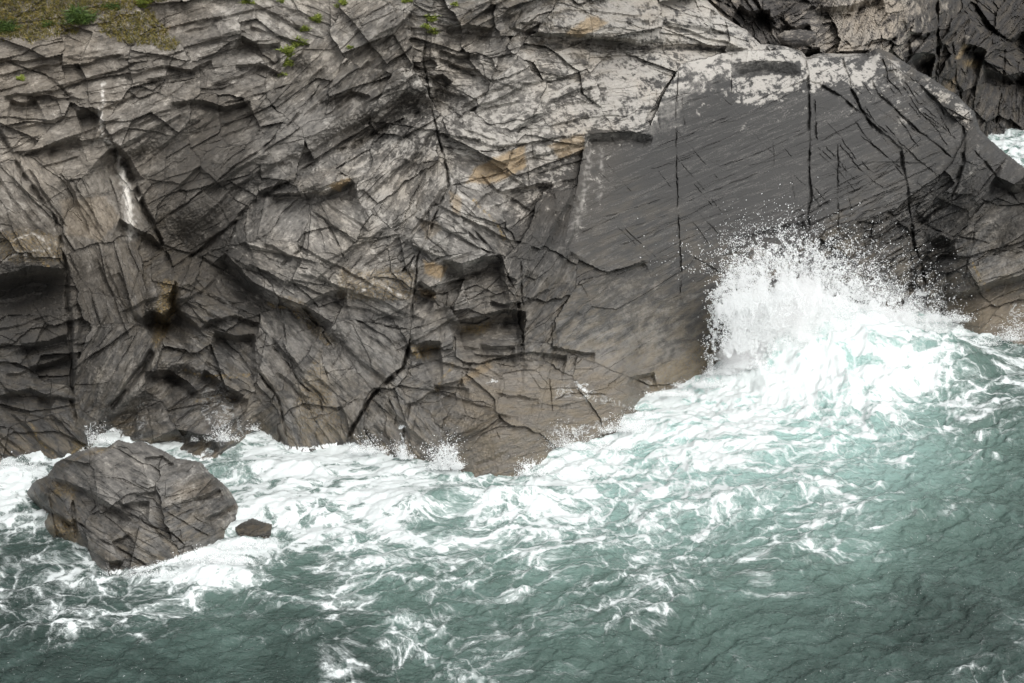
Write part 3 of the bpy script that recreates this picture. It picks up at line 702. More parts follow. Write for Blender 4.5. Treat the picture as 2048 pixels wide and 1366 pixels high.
S2.mask('och', [(1900,165),(1915,155),(1910,190),(1885,200),(1880,180)], 5, .35)
S2.mask('grn', [(1925,120),(1965,120),(1960,135),(1925,135)], 5, .45)
w2 = (0.3 * sst(1750, 1900, U2)).astype(F)
f2 = (np.exp(-np.maximum(Z2, 0) / 0.35) * 0.5).astype(F)
tone2 = np.stack([p2, S2.att['och'], w2, f2], -1)
aux2 = np.stack([np.zeros_like(p2), S2.att['grn'], np.zeros_like(p2), b2f], -1)
bed2 = np.stack([a2 + s2r * .3, b2 + s2r * .1, np.zeros_like(a2)], -1)
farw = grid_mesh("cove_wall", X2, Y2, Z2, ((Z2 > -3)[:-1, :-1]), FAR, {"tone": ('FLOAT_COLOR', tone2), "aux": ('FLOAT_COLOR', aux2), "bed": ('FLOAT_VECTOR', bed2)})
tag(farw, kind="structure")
print("cove", round(time.time() - T0, 1))

# ================================================================== FREE ROCKS (closed bodies)
def free_rock(name, outline, yfun, thick, seed, ang, amp_, ledges, cracks, toner, mat=ROCK, step=STEP * 0.9, bumps=(), r_edge=60.0, slabs=()):
    P = np.array(outline, float)
    s = Sheet(P[:, 0].min() - 8, P[:, 0].max() + 8, P[:, 1].min() - 8, P[:, 1].max() + 8, step, seed)
    u, v = s.U, s.V
    sdv = poly_sd(u + s.wu * 0.35, v + s.wv * 0.35, outline)
    yb = yfun(u, v)
    mp = float(np.mean(yb)) * 1.12 / FPX
    beds = [(P[:, 0].mean(), P[:, 1].mean(), ang)] if not isinstance(ang, list) else ang
    aa_, bb_, ri, ed, _ = region_coords(s, beds, [], mp)
    rr = ri.astype(F) * 2.9 + seed
    s.R -= amp_ * (0.8 * plates(aa_ + rr + .4 * bb_, bb_, 2.2, 1.3, seed + 31, 0.2) + 0.12 * plates(aa_ - .5 * bb_, bb_, .6, 1.2, seed + 33, .3) + 0.13 * plates(aa_ + rr, bb_, 0.6, 2.8, seed + 41, 0.6, 0.04) + 0.04 * plates(aa_ + rr, bb_, 0.22, 3.2, seed + 51, 0.7, 0.04) + 0.03 * plates(aa_, bb_, 0.1, 3.4, seed + 61, .6))
    for q in bumps: s.bump(*q)
    for q in ledges: s.ledge(*q)
    for q in cracks: s.groove(*q)
    c = np.clip(sdv / r_edge, 0, 1)
    prof = np.sqrt(np.clip(1 - (1 - c) ** 2, 0, 1))
    yf = yb - thick * prof + s.R * np.clip(sdv / 12, 0, 1)
    yk = yb + thick * 0.8 * prof + 0.05
    ins = sdv > 0
    fm = ins[:-1, :-1] & ins[1:, :-1] & ins[:-1, 1:] & ins[1:, 1:]
    tone_, aux_ = toner(s, u, v)
    bd = np.stack([aa_ + rr * .3, bb_ + rr * .1, np.zeros_like(aa_)], -1)
    xf, _, zf = at_y(u, v, yf); xk, _, zk = at_y(u, v, yk)
    hh, ww = u.shape; idx = np.arange(hh * ww).reshape(hh, ww); N = hh * ww
    q = np.stack([idx[1:, :-1], idx[1:, 1:], idx[:-1, 1:], idx[:-1, :-1]], -1)[fm]
    qb = (q + N)[:, ::-1]
    # rim that closes front to back
    e = np.concatenate([q[:, [0, 1]], q[:, [1, 2]], q[:, [2, 3]], q[:, [3, 0]]])
    key = e[:, 0] * (2 * N) + e[:, 1]; rkey = e[:, 1] * (2 * N) + e[:, 0]
    rim = e[~np.isin(key, rkey)]
    qr = np.stack([rim[:, 1], rim[:, 0], rim[:, 0] + N, rim[:, 1] + N], -1)
    Q = np.concatenate([q, qb, qr])
    co = np.concatenate([np.stack([xf, yf, zf], -1).reshape(-1, 3), np.stack([xk, yk, zk], -1).reshape(-1, 3)])
    used = np.zeros(2 * N, bool); used[Q.ravel()] = True; re = np.cumsum(used) - 1
    dup = lambda A: np.concatenate([A.reshape(N, -1)] * 2)[used]
    return mesh_arrays(name, co[used], re[Q].ravel(), 4, mat, None, False,
                       {"tone": ('FLOAT_COLOR', dup(tone_)), "aux": ('FLOAT_COLOR', dup(aux_)), "bed": ('FLOAT_VECTOR', dup(bd))})

BO = [(45,985),(70,960),(92,948),(112,922),(150,905),(188,893),(215,893),(235,878),(262,884),(285,880),(330,902),(352,915),(372,918),(402,924),(420,945),(440,958),(458,975),(472,1000),(484,1012),(486,1040),(470,1068),
      (475,1085),(440,1110),(400,1150),(300,1170),(210,1185),(180,1150),(165,1112),(120,1095),(82,1068),(76,1045),(88,1025),(55,1002)]
def y_bo(u, v):
    wlb = np.interp(u, [40, 80, 165, 210, 300, 400, 470, 490], [995, 1062, 1120, 1146, 1135, 1100, 1074, 1050])
    Yw = sea_y(u, wlb) + 2.5; c = 0.75
    return (Yw + CAMH * c) / (1 + c * tanphi(u, v))
def tone_bo(s, u, v):
    z = np.zeros(u.shape, F)
    for n in ('pale', 'och', 'weed', 'foam'): s.att[n] = z.copy()
    s.mask('och', [(350,970),(420,955),(430,985),(370,1010),(345,995)], 12, .16, 1, 9)
    s.mask('weed', [(90,1030),(150,1040),(160,1100),(110,1085)], 8, .5, 1, 6)
    s.mask('weed', [(105,960),(150,975),(150,1000),(110,985)], 6, .5, 1, 6)
    s.mask('weed', [(230,890),(190,900),(120,930),(200,905)], 6, .5, 1, 6)
    wet_ = field(u, v, [(200,920,.1),(300,980,.1),(420,970,.2),(450,1040,.6),(350,1060,.7),(300,1110,.9),(220,1120,.6),(200,1050,.15),(120,1050,.8),(90,980,.6),(250,1000,.0)], 45)
    wb = np.interp(u, [40, 80, 165, 210, 300, 400, 470, 490], [995, 1062, 1120, 1146, 1135, 1100, 1074, 1050])
    s.att['foam'] = (0.75 * np.exp(-np.maximum(wb - v, 0) / 9)).astype(F)
    pl = field(u, v, [(200,930,.18),(300,950,.25),(420,980,.3),(200,1050,.1),(350,1100,.05)], 50)
    br = field(u, v, [(200,940,.50),(300,950,.50),(420,960,.48),(440,1020,.42),(350,1060,.46),(230,1050,.46),(120,1050,.35),(80,980,.35),(200,1120,.45)], 45)
    return np.stack([pl, s.att['och'], wet_, s.att['foam']], -1), np.stack([z + 0.6, s.att['weed'], z, br], -1)
bo = free_rock("boulder", BO, y_bo, 1.9, 15, [(200,960,-30),(250,1060,-32),(410,1010,25),(105,1030,-50)], 0.8,
    [([(105,952),(160,975),(210,1000),(240,1020),(262,1040)],9,0.4,30),([(240,1008),(270,1004),(298,1004)],6,0.3,20),([(385,1000),(410,990),(440,975)],5,0.3,22),([(290,915),(325,912),(350,930)],4,0.22,20),
     ([(410,1036),(440,1020),(468,1005)],5,0.3,18),([(225,1085),(245,1078),(255,1068)],4,0.2,16),([(270,990),(290,984),(312,984)],4,0.2,15),([(220,1122),(240,1120),(248,1125)],6,0.3,12),([(90,1010),(120,1030),(150,1050)],6,0.4,20)],
    [([(250,1022),(290,1045),(340,1065),(370,1090)],2.2,0.22),([(150,1040),(200,1080),(260,1110),(300,1135)],3,0.28),([(310,1008),(360,1040),(420,1075)],2.2,0.16),([(265,960),(310,975),(330,1000)],1.8,0.1),
     ([(145,1000),(150,1050),(160,1110)],6,0.5),([(340,1005),(400,1040),(470,1070)],1.8,0.1),([(180,975),(190,1010),(180,1020)],1.8,0.12),([(350,1000),(440,960)],1.8,0.1),([(370,1030),(450,995)],1.8,0.1),
     ([(330,1045),(400,1015),(460,985)],1.6,0.08)],
    tone_bo, bumps=[(118,1050,26,36,0.5,0),(80,985,26,16,0.3,0),(250,990,90,30,0.4,-30)], r_edge=70)
tag(bo, "big dark grey angular boulder standing in foaming water at the left", "boulder")

def tone_wet(foam_pts, fv, br=0.6, wv=1.0):
    def f(s, u, v):
        z = np.zeros(u.shape, F); s.att['foam'] = z.copy()
        for pts, val in zip(foam_pts, fv): s.mask('foam', pts, 8, val, 1.2, 8, 9)
        return np.stack([z + .05, z, z + wv, s.att['foam']], -1), np.stack([z, z + .15 * wv, z, z + br], -1)
    return f
def y_low(u0, u1, v0, v1, c, dy=0.5):
    def f(u, v):
        wb = np.interp(u, [u0, u1], [v0, v1]); Yw = sea_y(u, wb) + dy
        return (Yw + CAMH * c) / (1 + c * tanphi(u, v))
    return f
r2 = free_rock("wave_washed_rock", [(1092,778),(1140,758),(1175,760),(1215,770),(1240,800),(1262,818),(1285,822),(1290,850),(1270,880),(1180,905),(1110,890),(1088,840)], y_low(1090,1290,870,862,1.7,1.2), 0.7, 25,
    [(1150,790,12),(1230,840,-8)], 0.55, [], [([(1105,775),(1108,830)],2.5,.2),([(1210,775),(1235,800)],2,.1)],
    tone_wet([[(1080,850),(1105,822),(1160,828),(1215,806),(1300,835),(1300,920),(1080,920)],[(1100,770),(1150,770),(1240,800),(1250,818),(1190,812),(1105,800)],[(1150,755),(1180,760),(1180,795),(1160,795)]],[.34,.26,.36],.75), r_edge=30)
tag(r2, "low brown rock beside the central ledges, half buried in white wash", "rock", "low wet rocks awash at the foot of the cliff")
r3 = free_rock("wave_washed_rock", [(445,1072),(465,1044),(505,1035),(545,1048),(548,1075),(570,1098),(540,1125),(490,1118),(445,1095)], y_low(460,560,1078,1105,2.2,1.68), 0.5, 35,
    [(520,1060,10)], 0.4, [], [], tone_wet([[(470,1060),(600,1050),(600,1130),(480,1130)]],[.34],.28,.6), r_edge=26)
tag(r3, "small submerged rock just right of the big boulder, awash", "rock", "low wet rocks awash at the foot of the cliff")
r4 = free_rock("wave_washed_rock", [(1250,752),(1300,738),(1330,745),(1318,775),(1335,790),(1300,806),(1262,800),(1245,778)], y_low(1245,1335,800,790,1.0,.8), 0.55, 45,
    [(1290,770,15)], 0.5, [([(1255,770),(1290,765),(1322,752)],6,.3,14)], [], tone_wet([[(1285,740),(1310,745),(1300,800),(1280,800)],[(1240,785),(1340,785),(1340,810),(1240,810)]],[.42,.6],.4), r_edge=22)
tag(r4, "small blocky dark rock at the waterline below the smooth slab", "rock", "low wet rocks awash at the foot of the cliff")
def tone_dry(s, u, v):
    z = np.zeros(u.shape, F)
    return np.stack([z + .35, z, z, z], -1), np.stack([z, z, z, z + .45], -1)
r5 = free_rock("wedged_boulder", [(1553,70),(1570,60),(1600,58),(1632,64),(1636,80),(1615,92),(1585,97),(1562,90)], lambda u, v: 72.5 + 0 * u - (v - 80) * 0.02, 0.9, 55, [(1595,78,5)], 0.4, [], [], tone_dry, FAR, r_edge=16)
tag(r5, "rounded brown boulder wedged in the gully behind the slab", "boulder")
print("rocks", round(time.time() - T0, 1))

# ================================================================== THE SEA
WS = STEP * 1.12
us = np.arange(-420, 2480, WS)
vs = np.concatenate([np.arange(225, 560, WS * 1.3), np.arange(560, 1480, WS)])
UW, VW = np.meshgrid(us.astype(F), vs.astype(F))
GY = sea_y(UW, VW).astype(F)
GX = at_y(UW, VW, GY)[0].astype(F)
flow = 0.95 * fbm(GX / 5, GY / 5, 3, 301), 0.75 * fbm(GX / 5, GY / 5, 3, 302)
x, y = GX + flow[0], GY + flow[1]
def wpt(u, v):
    Yq = CAMH / tanphi(u, v); return at_y(u, v, Yq)[0], Yq
chop = field(UW, VW, [(200,1300,1.0),(800,1300,1.0),(1400,1300,1.0),(1900,1200,1.0),(1900,900,1.1),(1400,900,.9),(1000,1050,1.0),(600,1000,.8),(200,1150,1.0),(1500,780,.8),(1900,720,1.3),(700,920,.7),(0,1000,.8)], 150)
hz = np.zeros(GX.shape, F)
rw = np.random.RandomState(11)
for lam, n, am in ((7.5, 3, .15), (4.0, 4, .11), (2.2, 4, .08), (1.25, 6, .066), (0.70, 6, .054), (0.40, 5, .030)):
    for k in range(n):
        th = math.radians(106 + rw.uniform(-36, 36)); l_ = lam * rw.uniform(.8, 1.25); kx, ky = math.cos(th) / l_, math.sin(th) / l_
        sd_ = 400 + k + int(lam * 10)
        ph = (x * kx + y * ky + rw.rand()) + 0.6 * fbm(GX / (l_ * 1.3), GY / (l_ * 1.0), 4, sd_, .6)
        t = ph - np.floor(ph); f_ = 0.76
        pr = np.where(t < f_, t / f_, (1 - t) / (1 - f_)); pr = pr * pr * (3 - 2 * pr) * .4 + pr * .6        # long face towards the open sea, short steep back
        hz += (am * (pr - .5) * 1.3 * sst(-.05, .45, perlin(GX / (l_ * 2.6), GY / (l_ * 2.2), sd_ + 50))).astype(F)
hz *= chop
hz += 0.03 * fbm(x / 0.9, y / 0.5, 4, 500) * chop
def hump(u, v, ru, rv, hh, ang=0):
    global hz
    px, py = wpt(u, v); c, n = math.cos(math.radians(ang)), math.sin(math.radians(ang))
    ax = ((GX - px) * c + (GY - py) * n) / ru; ay = (-(GX - px) * n + (GY - py) * c) / rv
    hz += (hh * np.exp(-(ax * ax + ay * ay))).astype(F)
# the breaking wave against the rock, and the heaped water round the stones
hump(1250, 1250, 6, 1.6, .30, 25); hump(700, 1240, 5, 1.3, .25, 10); hump(1750, 1050, 6, 1.4, .35, 30); hump(1650, 1300, 5, 1.2, -.2, 25)
hump(1640, 735, 3.6, 2.8, 1.3); hump(1600, 700, 2.8, 2.4, 1.0); hump(1800, 720, 3.6, 2.0, 1.0, -12); hump(1930, 760, 3.6, 1.5, .55, -12)
hump(900, 1000, 2.4, .7, .3); hump(520, 930, 2.2, .7, .3, 10); hump(560, 1010, 2.6, .8, .25); hump(1000, 1000, 3.0, .5, .28, 8); hump(1450, 880, 4, 1.2, .35, 15)
hump(420, 1150, 1.8, .7, .30); hump(1300, 850, 2.5, 1.0, .35); hump(1500, 1000, 3, .8, .35, 20); hump(20, 960, 1.6, .9, .3)
lump = sst(.35, .9, field(UW, VW, [(1600,700,1),(1500,760,.8),(1750,700,.8),(1300,800,.4),(1900,800,.2),(1200,1000,0),(500,1000,0),(1500,1000,0)], 80))
hz += (0.35 * fbm(x / 1.2, y / 1.2, 5, 520, 0.6) * lump).astype(F)
FD = [(1600,620,1),(1500,700,1),(1700,650,1),(1600,750,1.),(1750,720,.9),(1850,620,1.0),(1940,670,.95),(1850,700,.62),(1950,740,.4),(2040,720,.42),(1850,780,.62),(1950,820,.60),(2040,800,.42),(1750,800,.78),(1500,800,.95),(1350,800,.92),(1350,860,.82),(1450,870,.74),
      (1250,900,.78),(1600,870,.66),(1700,870,.60),(1800,880,.50),(1900,900,.35),(2030,900,.22),(1150,920,.9),(1080,960,.82),(1200,960,.72),(1300,950,.62),(1400,950,.68),(1500,940,.60),(1600,960,.52),(1700,960,.42),(1850,980,.22),(2030,1000,.16),
      (950,985,.70),(850,960,.85),(700,920,.95),(600,915,.85),(520,880,.95),(480,930,.6),(540,970,.78),(650,980,.82),(760,970,.84),(880,1000,.45),(1000,1030,.72),(1100,1030,.74),(1250,1030,.70),(1400,1030,.60),(1550,1040,.40),(1700,1050,.27),
      (550,1020,.84),(650,1040,.85),(780,1050,.82),(900,1070,.68),(1050,1090,.62),(1200,1090,.56),(1350,1100,.50),(1500,1110,.35),(500,1090,.86),(600,1090,.62),(700,1110,.62),(850,1130,.5),(1000,1150,.42),(1200,1150,.38),(1400,1160,.28),(430,1120,.92),(400,1170,.78),(330,1190,.6),
      (480,1180,.5),(560,1170,.42),(700,1180,.5),(820,1170,.45),(250,1180,.55),(120,1180,.48),(40,1160,.45),(40,1100,.38),(60,1040,.55),(20,960,.95),(0,1000,.8),(60,930,.9),(150,1120,.5),(100,1230,.50),(200,1240,.45),(30,1230,.5),(320,1250,.3),(450,1250,.2),
      (600,1230,.2),(750,1290,.46),(850,1300,.46),(700,1280,.42),(920,1320,.3),(1250,1220,.46),(1300,1215,.4),(1050,1240,.3),(1150,1260,.25),(950,1220,.25),(800,1230,.28),(1450,1230,.2),(1600,1200,.18),(1750,1150,.2),(1650,1060,.45),(1700,1075,.5),(1720,1060,.4),
      (1850,1080,.25),(1950,1100,.22),(2040,1100,.2),(1900,1200,.15),(2040,1220,.2),(1700,1300,.15),(1500,1320,.18),(1400,1290,.16),(1250,1330,.2),(1100,1340,.25),(550,1330,.1),(400,1330,.05),(200,1330,.05),(50,1340,.05),(2000,1340,.35),(1850,1330,.2),
      (2010,290,.85),(2040,300,.7),(2100,320,.5),(2300,400,.3),(200,880,1.),(350,905,.9),(230,890,1.)]
dens = field(UW, VW, FD, 34)
AQ = field(UW, VW, [(1600,700,1),(1850,650,.9),(1400,820,1),(1300,900,.9),(1600,850,.9),(1800,850,.75),(1950,800,.35),(2040,760,.15),(2040,900,.3),(1900,950,.62),(1700,950,.78),(1500,950,.75),(1200,960,.7),(1000,1000,.5),(800,1000,.45),(600,970,.4),(500,1080,.5),
    (700,1080,.5),(900,1100,.5),(1100,1100,.5),(1300,1080,.5),(1500,1060,.5),(1700,1050,.42),(1900,1060,.22),(2040,1050,.12),(900,1200,.30),(1200,1200,.32),(1500,1180,.30),(1000,1300,.2),(1300,1340,.14),(1600,1300,.12),(1900,1250,.06),(600,1200,.16),(600,1320,.06),
    (300,1300,.05),(50,1300,.03),(50,1150,.05),(200,1200,.15),(400,1180,.3),(20,1000,.2),(2020,290,.5)], 80)
# foam gathers on crests and behind them
dens = dens + 0.35 * np.clip(hz - 0.02, -.25, .25) * (dens > .1)
XW, YW, ZW = GX, GY, hz
wat = np.stack([np.clip(dens, 0, 1.2), AQ, lump], -1)
wat = np.concatenate([wat, np.ones(wat.shape[:2] + (1,), F)], -1)
mw, nt, bs = newmat("sea_water"); q = NB(nt)
A = q.attr("wat"); dn, aq, lm = q.sep(A.outputs['Color'])[:3]
FL = q.attr("flow").outputs['Vector']
P0 = q.sc(FL, (1, 1, 1))
n0 = q.noise(q.sc(FL, (0.55, 0.8, 1)), 1.0, 4, 0.5, 0.8)
n1 = q.noise(q.sc(FL, (0.8, 1.35, 1)), 1.0, 8, 0.58, 0.7)
n2 = q.noise(q.sc(FL, (2.2, 3.6, 1)), 1.0, 7, 0.58, 0.8)
n3 = q.noise(q.sc(FL, (7.0, 10.0, 1)), 1.0, 6, 0.65, 1.2)
ridge = lambda n, k: q.m('SUBTRACT', 1.0, q.m('MULTIPLY', q.m('ABSOLUTE', q.m('SUBTRACT', n, 0.5)), k), clamp=True)
wv = q.n("ShaderNodeVectorMath", operation='ADD')
nz = q.n("ShaderNodeTexNoise"); q.l(FL, nz.inputs['Vector']); nz.inputs['Scale'].default_value = 1.4; nz.inputs['Detail'].default_value = 5
q.l(q.sc(nz.outputs['Color'], (1.1, 1.1, 0)), wv.inputs[0]); q.l(FL, wv.inputs[1])
vo = q.vor(q.sc(wv.outputs[0], (1, 1.25, 1)), 0.85); vo2 = q.vor(q.sc(wv.outputs[0], (1, 1.2, 1)), 2.3)
lace = q.m('MAXIMUM', q.mr(vo, 0.0, 0.15, 1.0, 0.0, False), q.m('MULTIPLY', q.mr(vo2, 0.0, 0.18, 1.0, 0.0, False), 0.6))
lace = q.m('MAXIMUM', lace, q.m('MULTIPLY', ridge(n1, 11.0), 0.5))
lace = q.m('MAXIMUM', lace, q.m('MULTIPLY', ridge(n2, 9.0), 0.35))
v1 = q.m('ADD', q.m('MULTIPLY', dn, 0.97), q.m('MULTIPLY', lace, q.mr(dn, 0.12, 0.5, 0.26, 0.50)))
v1 = q.m('ADD', v1, q.m('MULTIPLY', q.m('SUBTRACT', n1, 0.5), 1.5))
v1 = q.m('ADD', v1, q.m('MULTIPLY', q.m('SUBTRACT', n0, 0.5), 1.1))
v1 = q.m('ADD', v1, q.m('MULTIPLY', q.m('SUBTRACT', n3, 0.5), 0.85))
sheet = q.m('MULTIPLY', q.mr(v1, 0.55, 1.0), 0.5)
fleck = q.m('MULTIPLY', q.mr(q.noise(q.sc(FL, (5, 9, 1)), 1.6, 4, 0.7), 0.63, 0.68), q.mr(n1, 0.44, 0.6, 0, .75))
foam = q.m('MAXIMUM', q.m('MAXIMUM', q.mr(v1, 0.87, 1.00), sheet), fleck)
thin = q.m('MULTIPLY', q.mr(v1, 0.40, 0.90), q.m('ADD', 0.05, q.m('MULTIPLY', q.m('MULTIPLY', q.mr(lace, 0.4, 0.9), q.mr(q.m('ADD', dn, q.m('MULTIPLY', q.m('SUBTRACT', n0, 0.5), 1.6)), 0.15, 0.65)), 0.5)))          # sparse bubbles just under the surface
foam = q.m('MAXIMUM', foam, thin)
deep = q.mix(q.mr(aq, 0.0, 0.45, 0, 1, False), (0.009, 0.021, 0.017), (0.118, 0.188, 0.162))
wcol = q.mix(q.mr(aq, 0.4, 1.0, 0, 1, False), deep, (0.42, 0.62, 0.58))
wcol = q.mix(q.m('MULTIPLY', q.mr(n0, 0.4, 0.65), q.mr(aq, 0.1, 0.6, 0.15, 0.5)), wcol, (0.17, 0.27, 0.24))
colr = q.mix(foam, wcol, (0.575, 0.615, 0.61))
q.l(colr, bs.inputs['Base Color'])
q.l(q.mr(foam, 0.0, 1.0, 0.07, 0.75, False), bs.inputs['Roughness'])
bs.inputs['IOR'].default_value = 1.42
b1 = q.noise(q.sc(q.n('ShaderNodeNewGeometry').outputs['Position'], (2.2, 4.6, 1)), 1.0, 6, 0.6, 0.3)
b2_ = q.noise(q.sc(q.n('ShaderNodeNewGeometry').outputs['Position'], (7, 13, 1)), 1.0, 4, 0.6, 0.2)
hh = q.m('ADD', q.m('MULTIPLY', ridge(b1, 4.0), 0.6), q.m('MULTIPLY', b2_, 0.20))
hh = q.m('ADD', hh, q.m('MULTIPLY', foam, 0.35))
hh = q.m('ADD', hh, q.m('MULTIPLY', n3, 0.25))
bp = q.n("ShaderNodeBump"); q.l(q.mr(foam, 0.1, 0.8, 0.95, 0.30, False), bp.inputs['Strength']); bp.inputs['Distance'].default_value = 0.14
q.l(hh, bp.inputs['Height']); q.l(bp.outputs[0], bs.inputs['Normal'])
fl = np.stack([GX + 1.3 * flow[0] * 1.2, GY + 1.3 * flow[1] * 1.2, np.zeros_like(GX)], -1)
sea = grid_mesh("water", XW, YW, ZW, np.ones((len(vs) - 1, len(us) - 1), bool), mw, {"wat": ('FLOAT_COLOR', wat), "flow": ('FLOAT_VECTOR', fl)}, smooth=True)
tag(sea, kind="structure")
print("sea", round(time.time() - T0, 1), XW.shape)

# ================================================================== SPRAY
foam_m, nt, bs = plain("white_spray", (0.96, 0.97, 0.97), 0.6)
bs.inputs['Specular IOR Level'].default_value = 0.2
tl = nt.nodes.new("ShaderNodeBsdfTranslucent"); tl.inputs['Color'].default_value = (.97, .98, .98, 1)
mx = nt.nodes.new("ShaderNodeMixShader"); mx.inputs[0].default_value = 0.5
nt.links.new(bs.outputs[0], mx.inputs[1]); nt.links.new(tl.outputs[0], mx.inputs[2])
nt.links.new(mx.outputs[0], [n_ for n_ in nt.nodes if n_.type == 'OUTPUT_MATERIAL'][0].inputs[0])
OCT = np.array([(1, 0, 0), (-1, 0, 0), (0, 1, 0), (0, -1, 0), (0, 0, 1), (0, 0, -1)], F)
OF = np.array([(0, 2, 4), (2, 1, 4), (1, 3, 4), (3, 0, 4), (2, 0, 5), (1, 2, 5), (3, 1, 5), (0, 3, 5)])
def droplets(name, pts, rad, rs):
    n = len(pts)
    st = rs.normal(0, 1, (n, 3)); st /= np.linalg.norm(st, axis=1)[:, None] + 1e-6
    el = rs.uniform(0, 1.0, n)
    base_ = OCT[None] * rad[:, None, None]
    proj = (OCT[None] * st[:, None, :]).sum(-1)
    base_ = base_ + st[:, None, :] * (proj * rad[:, None] * el[:, None])[..., None]
    co = (base_ + pts[:, None, :]).reshape(-1, 3)
    f = (OF[None] + (np.arange(n) * 6)[:, None, None]).reshape(-1)
    return mesh_arrays(name, co, f, 3, foam_m)
rs = np.random.RandomState(42)
def burst(n, cu, cv, Yq, su, top, yj, power=1.0, lean=0.0):
    """water thrown up from (cu,cv): heights in survey px"""
    a_ = rs.normal(0, 1, n); hgt_ = rs.rand(n) ** power
    u = cu + a_ * su; v = cv - hgt_ * top * np.exp(-(a_ / 1.6) ** 2) + lean * a_ * su
    return u, v, Yq + rs.normal(0, yj, n)
def make(us_, vs_, ys_, rmin, rmax, pw=3.0):
    k = 1 - rs.rand(len(us_)) ; r = rmin + (rmax - rmin) * (1 - k ** (1 / pw)) 
    px, py, pz = at_y(us_, vs_, ys_)
    return np.stack([px, py, pz], -1).astype(F), r.astype(F)
# outline of the great burst: top edge as (u, v)
TOPE = [(1422,720),(1430,600),(1450,552),(1500,540),(1560,532),(1600,535),(1650,538),(1700,552),(1750,570),(1800,592),(1840,610),(1880,624),(1930,655)]
def big_burst():
    P_, R_ = [], []
    n = 190000
    u = np.where(rs.rand(n) < .9, 1418 + 430 * rs.rand(n) ** 1.35, 1850 + np.abs(rs.normal(0, 45, n)))
    LIM = ([1415, 1432, 1448, 1490, 1560, 1700, 1900, 1960], [600, 660, 708, 738, 765, 700, 668, 690])
    top = np.interp(u, [p[0] for p in TOPE], [p[1] for p in TOPE]) + 4
    cl = fbm(u / 34, u * 0, 3, 900) * 62
    d = rs.exponential(1.0, n)
    v = top + cl + 75 - np.abs(rs.normal(0, 1, n)) ** 1.25 * 46
    v = np.where(rs.rand(n) < .6, top + cl + 40 + rs.rand(n) * 120, v)
    ang_ = np.arctan2(u - 1610, 760 - v); rr_ = np.hypot(u - 1610, 760 - v)
    c2 = fbm(ang_ * 11, rr_ / 34, 4, 910, .6)
    kp = (v < np.interp(u, *LIM) + rs.normal(0, 13, len(u))) & (rs.rand(len(u)) < 0.06 + sst(1422, 1492, u + 34 * fbm(v / 40, u / 60, 3, 951))) & (c2 > -0.12 - 0.45 * sst(0, 90, v - top)) 
    u, v = u[kp], v[kp]
    Yq = np.interp(u, [1420, 1500, 1600, 1800, 1900], [59.5, 61.5, 63.5, 65.5, 66.3]) - rs.rand(len(u)) * 4.6
    p, r = make(u, v, Yq, 0.007, 0.032, 4.0); P_.append(p); R_.append(r)
    # dense front of the burst down to the sea
    n = 90000
    u = np.where(rs.rand(n) < .9, 1430 + 400 * rs.rand(n) ** 1.25, 1830 + np.abs(rs.normal(0, 40, n))); tp = np.interp(u, [p[0] for p in TOPE], [p[1] for p in TOPE]); v = tp + 50 + rs.rand(n) * np.maximum(760 - 0.10 * np.abs(u - 1500) - tp - 50, 5)
    c2 = fbm(u / 20, v / 20, 3, 915); kp = (c2 > -.25) & (rs.rand(len(u)) < sst(1432, 1500, u + 34 * fbm(v / 40, u / 60, 3, 951))) & (v < np.interp(u, *LIM) + rs.normal(0, 13, len(u))); u, v = u[kp], v[kp]
    p, r = make(u, v, np.interp(u, [1420, 1500, 1600, 1800, 1900], [58.2, 59.0, 60.2, 62.5, 64.0]) + rs.rand(len(u)) * 2.6, 0.008, 0.030, 4.0); P_.append(p); R_.append(r)
    # strings and blobs
    for k in range(380):
        u0 = 1430 + 410 * rs.rand() ** 1.3; t0 = np.interp(u0, [p[0] for p in TOPE], [p[1] for p in TOPE]); v0 = t0 + rs.normal(30, 24)
        m_ = rs.randint(6, 26); an_ = rs.uniform(-2.4, -0.7); L = rs.uniform(4, 20); t = rs.rand(m_)
        uu = u0 + np.cos(an_) * L * t + rs.normal(0, 1.2, m_); vv = v0 + np.sin(an_) * L * t + 6 * t * t + rs.normal(0, 1.2, m_)
        yy = np.interp(uu, [1420, 1600, 1900], [59.3, 63, 65.8]) - rs.rand() * .8
        p, r = make(uu, vv, yy + 0 * uu, 0.010, 0.045, 2.6); P_.append(p); R_.append(r)
    # fine fling above
    n = 15000
    u = rs.normal(1585, 82, n); v = 546 - np.abs(rs.normal(0, 36, n)) - 16 * np.exp(-((u - 1565) / 40) ** 2) + rs.normal(0, 12, n)
    c2 = fbm(u / 14, v / 14, 2, 930); kp = c2 > -.05; u, v = u[kp], v[kp]
    p, r = make(u, v, np.interp(u, [1420, 1600, 1900], [59.5, 63, 66]) - rs.rand(len(u)), 0.007, 0.040, 5); P_.append(p); R_.append(r)
    # fine haze of spray round the edge
    n = 130000
    u = 1415 + 480 * rs.rand(n) ** 1.2; tp = np.interp(u, [p[0] for p in TOPE], [p[1] for p in TOPE]); v = tp + 34 + rs.normal(0, 26, n)
    c2 = fbm(u / 26, v / 26, 3, 940); kp = (c2 > -.1) & (u + rs.normal(0, 10, n) > 1425); u, v = u[kp], v[kp]
    p, r = make(u, v, np.interp(u, [1420, 1600, 1900], [59.0, 62.5, 65.5]) - rs.rand(len(u)) * 2, 0.004, 0.014, 3); P_.append(p); R_.append(r)
    # small fling off the left flank
    n = 2200
    u = 1428 - np.abs(rs.normal(0, 12, n)) + rs.rand(n) * 14; v = rs.uniform(580, 720, n); c2 = fbm(u / 12, v / 12, 2, 931); kp = c2 > 0; u, v = u[kp], v[kp]
    p, r = make(u, v, 59.2 - rs.rand(len(u)) * .5, 0.010, 0.04, 4); P_.append(p); R_.append(r)
    return np.concatenate(P_), np.concatenate(R_)
p, r = big_burst()
